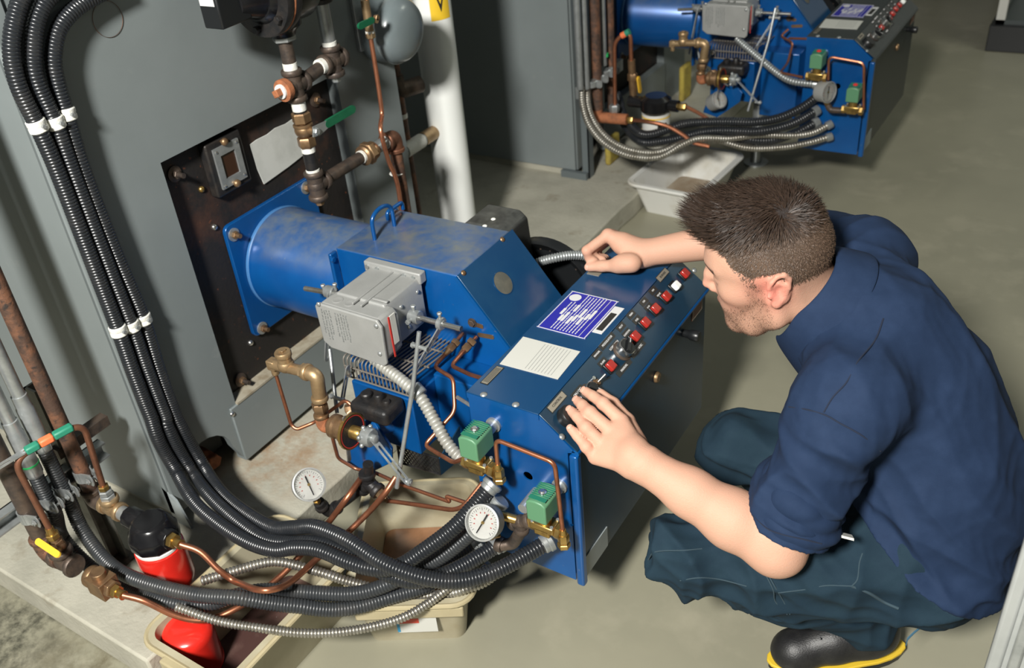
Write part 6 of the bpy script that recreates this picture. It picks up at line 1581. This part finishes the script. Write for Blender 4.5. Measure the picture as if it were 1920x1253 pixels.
# ---- work shoes
yel = mat('yellow_welt', (.62, .42, .03), .5); shoe_m = mat('black_leather', (.010, .010, .011), .42, 0, (.016, .016, .016), 40, bump=.2, bscale=300)
for nm, an, fwd_, z0 in (('shoe', anL, unit((-.80, -.60, 0)), 0.0), ('shoe', anR, unit((-.86, -.5, 0)), 0.0)):
    toe = np.array((an[0], an[1], 0)) + fwd_ * .185; heel = np.array((an[0], an[1], 0)) - fwd_ * .075
    sd_ = np.cross(ez, fwd_); lo_ = np.minimum(toe, heel) - .09; hi_ = np.maximum(toe, heel) + .09; hi_[2] = .20; lo_[2] = .012
    W_ = Field(lo_, hi_, .004)
    W_.chain([toe - fwd_ * .045 + ez * .050, toe - fwd_ * .12 + ez * .065, heel + fwd_ * .05 + ez * .075], [.040, .042, .040], .03)
    W_.ell(toe - fwd_ * .045 + ez * .042, (.048, .043, .034), (fwd_, sd_, ez), .02)
    W_.cap(np.array((an[0], an[1], .07)), np.array((an[0], an[1], .15)), .045, .045, .03)
    W_.F[:, :, :4] = .01
    a_, q__ = W_.mesh(2)
    shoe = fast_obj(nm, a_, q__, shoe_m, man, label='black work shoe with yellow welt')
    def sole(k, z, hgt):
        out = []
        for s_, rad_, hw in ((0, 0, 0),): pass
        n_ = 24
        for j in range(n_):
            an_ = 2 * math.pi * j / n_; cx_ = math.cos(an_); sx_ = math.sin(an_)
            l_ = .138 * cx_; w_ = (.046 + .004 * cx_) * sx_ * (1 - .12 * math.exp(-((cx_ + .2) / .3) ** 2))
            out.append((toe + heel) / 2 + fwd_ * l_ * k + sd_ * w_ * k + ez * z)
        return prism(out, (0, 0, hgt))
    obj('sole', sole(1.0, .002, .016), MT['blackplastic'], shoe, bevel=.002)
    obj('welt', sole(1.03, .018, .008), yel, shoe, bevel=.002)
    for k in range(4):
        c_ = toe - fwd_ * (.085 + .018 * k) + ez * (.098 + .006 * k); obj('lace', tube([c_ - sd_ * .022, c_ + ez * .004, c_ + sd_ * .022], .0022, 6), MT['labelwhite'] if k == 1 else MT['blackplastic'], shoe)

# ================================================================ second burner beyond, same make
OFF = np.array((-.035, 2.225, .015))
def find(name, i=0): return [o for o in COL.objects if o.parent is None and (o.name == name or o.name.startswith(name + '.'))][i]
def recolor(o, swaps):
    for s in o.material_slots:
        for a, b in swaps:
            if s.material == a: s.link = 'OBJECT'; s.material = b
    for c in o.children: recolor(c, swaps)
MT['greytop'] = mat('charcoal_cabinet_top', (.035, .042, .042), .35, 0, (.045, .05, .05), 6)
MT['greydoor'] = mat('charcoal_door', (.028, .036, .036), .4)
fg = {}
for nm, lab, sw in (('burner', 'blue oil burner on the second grey boiler farther back', []),
                    ('air_guard', 'dark wire guard on the farther blue burner', []),
                    ('actuator', 'grey damper actuator box on the farther blue burner', []),
                    ('fan_motor', 'black fan motor on the farther blue burner', []),
                    ('metering_valve', 'metering valve with steel lever on the farther burner', []),
                    ('check_valve', 'brass check valve and elbow on the farther burner', []),
                    ('control_cabinet', 'blue control cabinet with charcoal top on the farther burner', [(MT['bluetop'], MT['greytop']), (MT['bluepanel'], MT['greytop']), (bpy.data.materials['door_paint'], MT['greydoor']), (bpy.data.materials['door_edge_blue'], MT['greytop'])])):
    src = find(nm); c = copy_tree(src, OFF); c['label'] = lab; recolor(c, sw)
for nm, i, lab in (('linkage_rod', 0, 'long steel linkage rod on the farther burner'), ('linkage_rod', 1, 'short steel linkage rod hanging on the farther burner'), ('linkage_lever', 0, 'slotted lever beside the guard of the farther burner'), ('fuel_pump', 0, 'black fuel pump on the farther burner')):
    c = copy_tree(find(nm, i), OFF); c['label'] = lab
for px_, lab in (((1534, 112), 'green solenoid valve with red cap, upper one on the farther cabinet'), ((1602, 175), 'green solenoid valve with red cap, lower one on the farther cabinet')):
    c = P(px_[0], px_[1], 'y', 2.37); tt, bb = solenoid(c, lab, None, top_red=True)
    obj('conduit_nipple', cyl(c + (.006, .02, .004), (c[0] + .006, 2.43, c[2] + .004), .0115, 12), MT['galv'], tt)
BY = 2.37
def B(u, v, y=BY): return P(u, v, 'y', y)
t = thing('copper_bow', B(1553, 150), 'thin copper bow joining the red-capped valves on the farther cabinet', 'tube')
obj('tube', tube(fillet([B(1553, 150), B(1554, 106), B(1620, 118), B(1619, 205)], .02, 8), .0044, 8), MT['copper'], t)
t = thing('copper_line', B(1480, 60), 'kinked copper tube on the blue side of the farther burner', 'tube')
obj('tube', tube(fillet([B(1478, 55, 2.6), B(1463, 68, 2.58), B(1487, 80, 2.55), B(1477, 118, 2.5), B(1463, 136, 2.4), B(1505, 145, 2.37)], .02, 6), .0044, 8), MT['copper'], t)
t = thing('copper_line', B(1500, 72), 'straight bright copper tube entering the farther cabinet', 'tube')
obj('tube', tube([B(1480, 72, 2.5), B(1520, 73, 2.44)], .0044, 8), MT['coppernew'], t)
gq = B(1552, 173, 2.36); gauge(gq, unit((1, -.45, .1)), .036, 'steel-cased gauge turned sideways by the farther solenoid valves', B(1553, 196), dep=.035)
gq = B(1347, 188, 2.36); gauge(gq, unit((.75, -.4, .5)), .031, 'steel-cased gauge low under the farther metering valve', None, dep=.04)
t = thing('gauge_piping', B(1560, 205), 'short iron pipe between gauge and lower valve on the farther cabinet', 'pipe')
obj('pipe', tube(fillet([B(1552, 196), B(1556, 206), B(1585, 208)], .015, 5), .011, 10), MT['darksteel'], t)
def bflex(px, d0, d1, r, m, label, bulge=0, amp=.0022, pitch=.009):
    pts = hang(px, d0, d1, bulge); t = thing('flex_conduit' if m != MT['rubber'] else 'corrugated_conduit', pts[-1], label, 'conduit'); 
    def build(q):
        obj('conduit', ribbed(q, r, pitch, amp, 10), m, t); d = unit(q[-1] - q[-4]); obj('end_connector', lathe([(r + .001, -.012), (r + .004, -.010), (r + .004, .006), (r + .003, .010)], q[-1], d, 14), MT['galv'], t)
    hose(spline(pts, 8), r + amp * .4, build, .02, .03)
dE = lambda u, v: depth(P(u, v, 'y', 2.40))
XB = .06
dX = lambda u, v: depth(P(u, v, 'x', XB))
bflex([(1381, 72), (1395, 85), (1425, 110), (1455, 135), (1485, 152), (1530, 158)], depth(B(1381, 72, 2.48)), dE(1530, 158), .0125, MT['galv'], 'bright steel flexible conduit below the farther actuator', 0, .003, .010)
bflex([(1091, 160), (1092, 195), (1105, 235), (1135, 270), (1180, 292), (1235, 295), (1280, 272), (1320, 258), (1400, 252), (1470, 256), (1520, 250), (1555, 234)], dX(1095, 180), dE(1555, 234), .0118, MT['flexsteel'], 'upper steel flexible conduit sagging in front of the farther boiler')
bflex([(1101, 165), (1103, 200), (1118, 235), (1145, 264), (1185, 282), (1235, 285), (1290, 262), (1345, 257), (1400, 268), (1470, 272), (1520, 266), (1555, 257)], dX(1105, 180), dE(1555, 257), .0118, MT['flexsteel'], 'lower steel flexible conduit sagging in front of the farther boiler')
bflex([(1158, 176), (1172, 215), (1220, 245), (1290, 232), (1380, 240), (1450, 228), (1500, 205), (1536, 178)], dX(1140, 180) + .07, dE(1536, 178), .0155, MT['rubber'], 'black conduit, topmost of those reaching the farther cabinet', -.10)
bflex([(1150, 200), (1190, 245), (1260, 255), (1340, 245), (1420, 248), (1480, 235), (1530, 208)], dX(1150, 200) + .07, dE(1530, 208), .0155, MT['rubber'], 'black conduit, middle one reaching the farther cabinet', -.14)
bflex([(1170, 225), (1220, 268), (1290, 262), (1360, 262), (1430, 265), (1490, 250), (1530, 230)], dX(1170, 225) + .06, dE(1530, 230), .0155, MT['rubber'], 'black conduit, lowest one reaching the farther cabinet', -.16)
# pipes on the farther strut
def vert(u0, v0, u1, v1, r, m, name, label, z0=None, x=XB):
    a, b = P(u0, v0, 'x', x), P(u1, v1, 'x', x); yb = (a[1] + b[1]) / 2; t = thing(name, (x, yb, b[2]), label, 'pipe'); obj('pipe', cyl((x, yb, b[2]), (x, yb, 1.8), r, 14), m, t); return t, np.array((x, yb, b[2]))
_, ra = vert(1112, 50, 1124, 210, .021, MT['rustpipe'], 'fuel_riser', 'thick rusty pipe in front of the corner of the second grey boiler')
_, rb_ = vert(1140, 50, 1150, 200, .017, MT['rustpipe'], 'return_riser', 'thinner rusty pipe behind the steel conduits at the second grey boiler')
vert(1080, 50, 1091, 165, .012, MT['galv'], 'steel_conduit', 'thin steel conduit nearest the second grey boiler side')
vert(1093, 40, 1102, 165, .012, MT['galv'], 'steel_conduit', 'thin steel conduit next to the thick rusty pipe')
tq, cb_ = vert(1126, 30, 1135, 120, .013, MT['galv'], 'steel_conduit', 'thin steel conduit with green ring between the two rusty pipes')
obj('green_ring', cyl(P(1133, 103, 'x', XB) - (0, 0, .006), P(1133, 103, 'x', XB) + (0, 0, .006), .016, 14), MT['greenring'], tq)
t = thing('strut_stand', (.02, ra[1], .5), 'short strut bracket with clamps on the rusty pipes of the farther boiler', 'strut')
a, b_ = P(1092, 165, 'x', XB - .04), P(1156, 130, 'x', XB - .04)
obj('cross_bar', box((a + b_) / 2, (.028, abs(b_[1] - a[1]) + .06, .045)), MT['galv'], t)
for u, v in ((1122, 158), (1134, 148), (1146, 138), (1155, 132)):
    q = P(u, v, 'x', XB + .03); obj('clamp', lathe([(.022, -.012), (.024, -.010), (.024, .010), (.022, .012)], q - (.03, 0, 0), ez, 14), MT['galv'], t); obj('clamp_tab', plate(q, .03, .03, .003, .01, (ex, ez, ey)), MT['galv'], t)
t = thing('supply_tee', P(1140, 230, 'x', XB), 'orange-rusted tee and elbow at the foot of the thick rusty pipe', 'pipe')
e0, e1 = P(1120, 205, 'x', XB), P(1176, 224, 'x', XB + .12)
e2 = np.array((e0[0], e0[1], e1[2]))
obj('elbow', tube(fillet([e0, e2, e1], .03, 6), .021, 12), MT['rustorange'], t)
obj('hex', hexa(P(1152, 215, 'x', XB + .06) + (0, 0, .01), ez, .02, .03), MT['galv'], t)
obj('brass_nut', hexa(e1, ex, .014, .025), MT['brass'], t)
s0 = e1 + (.02, 0, 0)
t = thing('copper_line', s0, 'copper tube sweeping down from the orange-rusted tee', 'tube')
hose(spline([s0] + hang([(1215, 228), (1250, 236), (1280, 252), (1300, 266), (1330, 275)], depth(s0) - .06, depth(s0) - .16), 8), .0075, lambda q, t=t: obj('tube', tube(q, .0075, 8), MT['copper'], t), .02, .0)
k = [P(1153, 195, 'x', XB + .06), P(1152, 75, 'x', XB + .06), P(1182, 58, 'x', XB + .12), P(1184, 130, 'x', XB + .12)]
t = thing('copper_bow', k[0], 'copper bow with red and green tape at the farther boiler', 'tube')
obj('tube', tube(fillet(k, .05, 7), .0075, 10), MT['copper'], t)
d = unit(k[2] - k[1]); L_ = np.linalg.norm(k[2] - k[1])
for f0, f1, mm in ((.45, .7, 'orange'), (.7, .95, 'teal')): obj('tape_band', cyl(k[1] + d * L_ * f0, k[1] + d * L_ * f1, .012, 10), MT[mm], t)
t = thing('lever_valve', P(1185, 165, 'x', XB + .12), 'brass valve with yellow lever at the farther boiler', 'valve')
a, b_ = P(1184, 112, 'x', XB + .12), P(1188, 190, 'x', XB + .12)
obj('body', join(cyl(b_, a, .014, 12), hexa((a + b_) / 2, ez, .019, .03)), MT['bronze'], t)
obj('yellow_lever', slotted(P(1197, 148, 'x', XB + .14), P(1200, 170, 'x', XB + .14), .02, .006, ex, (.5, .501, .0002)), MT['yellow'], t)
fc_ = P(1230, 195, 'x', XB + .22)
t = thing('oil_filter', fc_ - (0, 0, .16), 'white and yellow oil filter can under black head at the farther boiler', 'filter')
obj('filter_head', lathe([(.05, -.03), (.058, -.02), (.058, .02), (.04, .035)], fc_, ez, 18), MT['blackpaint'], t)
obj('port', cyl(fc_ - (.11, 0, 0), fc_ + (.09, 0, 0), .022, 12), MT['blackpaint'], t)
obj('can', lathe([(.04, -.165), (.052, -.155), (.053, -.03)], fc_, ez, 28), MT['whiteplastic'], t)
obj('yellow_band', lathe([(.0535, -.045), (.0535, -.04)], fc_, ez, 28), MT['stickeryellow'], t)
obj('yellow_band', lathe([(.0535, -.105), (.0535, -.095)], fc_, ez, 28), MT['stickeryellow'], t)
obj('black_label', box(fc_ + unit((.75, -.65, 0)) * .053 + (0, 0, -.07), (.035, .004, .02), (unit((.65, .75, 0)), unit((.75, -.65, 0)), ez)), MT['labelblack'], t)
obj('brass_nut', hexa(fc_ + (.09, 0, 0), ex, .015, .03), MT['brass'], t)
s0 = fc_ + (.12, 0, 0)
t = thing('copper_line', s0, 'copper tube leaving the farther oil filter', 'tube')
obj('tube', tube(spline([s0] + hang([(1290, 202), (1315, 215), (1340, 232)], depth(s0), depth(s0)), 8), .007, 8), MT['copper'], t)
settle([(line_pts(fc_ - (0, 0, .16), fc_ - (0, 0, .01)), .056), (line_pts(e0, e2), .022), (line_pts(e2, e1), .022), (line_pts(ra, ra + (0, 0, .25)), .022), (line_pts(rb_, rb_ + (0, 0, .25)), .019), (line_pts(k[0], k[0] + (0, 0, .06)), .02)])
# grey leg under the farther burner
q = P(1417, 305, 'z', .0)
t = thing('support_leg', q, 'grey round support leg under the farther burner', 'leg'); obj('post', cyl(q, q + (0, 0, .258), .024, 18), MT['galv'], t); obj('foot', lathe([(.05, 0), (.05, .006), (.03, .010)], q, ez, 20), MT['galv'], t)
# second supporting leg of the near burner hidden by the tub
t = thing('support_leg', (.72, .53, 0), 'grey round support leg under the near burner', 'leg'); obj('post', cyl((.72, .53, 0), (.72, .53, .24), .024, 18), MT['galv'], t); obj('foot', lathe([(.05, 0), (.05, .006), (.03, .010)], (.72, .53, 0), ez, 20), MT['galv'], t)
# white dish tub
A_, B_, C_ = P(1172, 345, 'z', .13), P(1312, 372, 'z', .13), P(1366, 285, 'z', .13)
ang = math.degrees(math.atan2(B_[1] - A_[1], B_[0] - A_[0])); wd_ = np.linalg.norm(B_ - A_); ld_ = np.linalg.norm(C_ - B_)
cc_ = (A_ + C_) / 2
tub('dish_tub', (cc_[0] + .035, cc_[1], 0), wd_ - .03, ld_ - .03, .135, ang, 'white plastic dish tub with dirty bottom on the floor by the pad', MT['whiteplastic'], MT['whiteplastic'], taper=.04, rim=.014, inside=MT['dirt'], level=.012)
# yellow insulation strips glimpsed behind
for u, v, w_ in ((1282, 140, .05), (1145, 275, .05)):
    q = P(u, v, 'x', .03); t = thing('insulation_strip', (q[0], q[1], PAD), 'yellow insulation pad showing at the second grey boiler' if u > 1200 else 'yellow insulation scrap at the foot of the second grey boiler', 'insulation'); obj('pad', box2((.025, q[1] - w_, PAD), (.05, q[1] + w_, q[2] + .05)), mat('yellow_wool', (.42, .33, .06), .9, 0, (.3, .22, .05), 20, bump=.5), t, bevel=.01)
# corner post and foot of the farther boiler
q = P(1112, 330, 'z', PAD); t = thing('corner_post', q, 'grey angle post with bolted foot at the second grey boiler corner', 'post')
pz_ = mat('slate_post', (.11, .13, .135), .45); obj('post', join(box2((q[0] - .03, q[1] - .03, PAD), (q[0], q[1] - .026, 1.9)), box2((q[0] - .004, q[1] - .03, PAD), (q[0], q[1] + .01, 1.9))), pz_, t)
obj('foot_plate', box2((q[0] - .12, q[1] - .05, PAD), (q[0] - .004, q[1] - .03, PAD + .028)), pz_, t)
# far right: low black plinth with pale locker
q = P(1846, 96, 'z', 0)
t = thing('locker', (q[0] + .5, q[1] + .4, 0), 'pale grey locker on a black plinth against the dark end of the room', 'locker')
obj('plinth', box2((q[0], q[1], 0), (q[0] + 1.2, q[1] + .7, .13)), MT['blackplastic'], t, bevel=.004)
lk_m = mat('locker_grey', (.28, .29, .27), .5)
obj('base_shelf', box2((q[0] + .02, q[1] + .03, .13), (q[0] + 1.2, q[1] + .68, .15)), MT['grey_dark'], t)
obj('corner_post', box2((q[0] + .02, q[1] + .03, .13), (q[0] + .06, q[1] + .07, 1.8)), MT['paper'], t)
obj('back_panel', box2((q[0] + .02, q[1] + .6, .15), (q[0] + 1.2, q[1] + .64, 1.8)), lk_m, t)
obj('side_panel', box2((q[0] + .02, q[1] + .07, .15), (q[0] + .04, q[1] + .6, 1.8)), lk_m, t)
# pieces of dark equipment in the gloom
for u, v, s_, hh in ((1790, 20, .3, .5), (1670, 2, .3, .7)):
    q = P(u, v, 'z', 0); t = thing('crate', q, 'dark crate standing in the gloom behind the farther cabinet' if u > 1720 else 'taller dark crate in the gloom behind the farther cabinet', 'crate')
    obj('crate_body', box2((q[0] - s_ / 2, q[1] + .5, 0), (q[0] + s_ / 2, q[1] + .5 + s_, hh)), MT['blackplastic'], t, bevel=.01)
    for k in range(3): obj('crate_slat', box2((q[0] - s_ / 2, q[1] + .485, hh * (.15 + .3 * k)), (q[0] + s_ / 2, q[1] + .5, hh * (.25 + .3 * k))), MT['grey_dark'], t)
# steel door edge at the near right
q = P(1888, 1140, 'y', .12)
t = thing('steel_door', (q[0] + .15, .13, 0), 'open galvanised steel cabinet door standing close behind the man', 'door')
gd = mat('brushed_steel_door', (.36, .375, .365), .45, .2, (.31, .325, .315), 8)
obj('door_leaf', box2((q[0] + .012, .118, .05), (q[0] + .55, .142, .75)), gd, t, bevel=.003)
obj('edge_fold', box2((q[0] - .004, .112, .05), (q[0] + .014, .148, .75)), gd, t, bevel=.005)
obj('edge_fold', box2((q[0] + .02, .108, .05), (q[0] + .034, .118, .75)), MT['galv'], t, bevel=.003)
obj('door_foot', box2((q[0] + .02, .115, 0), (q[0] + .06, .145, .05)), MT['galv'], t)
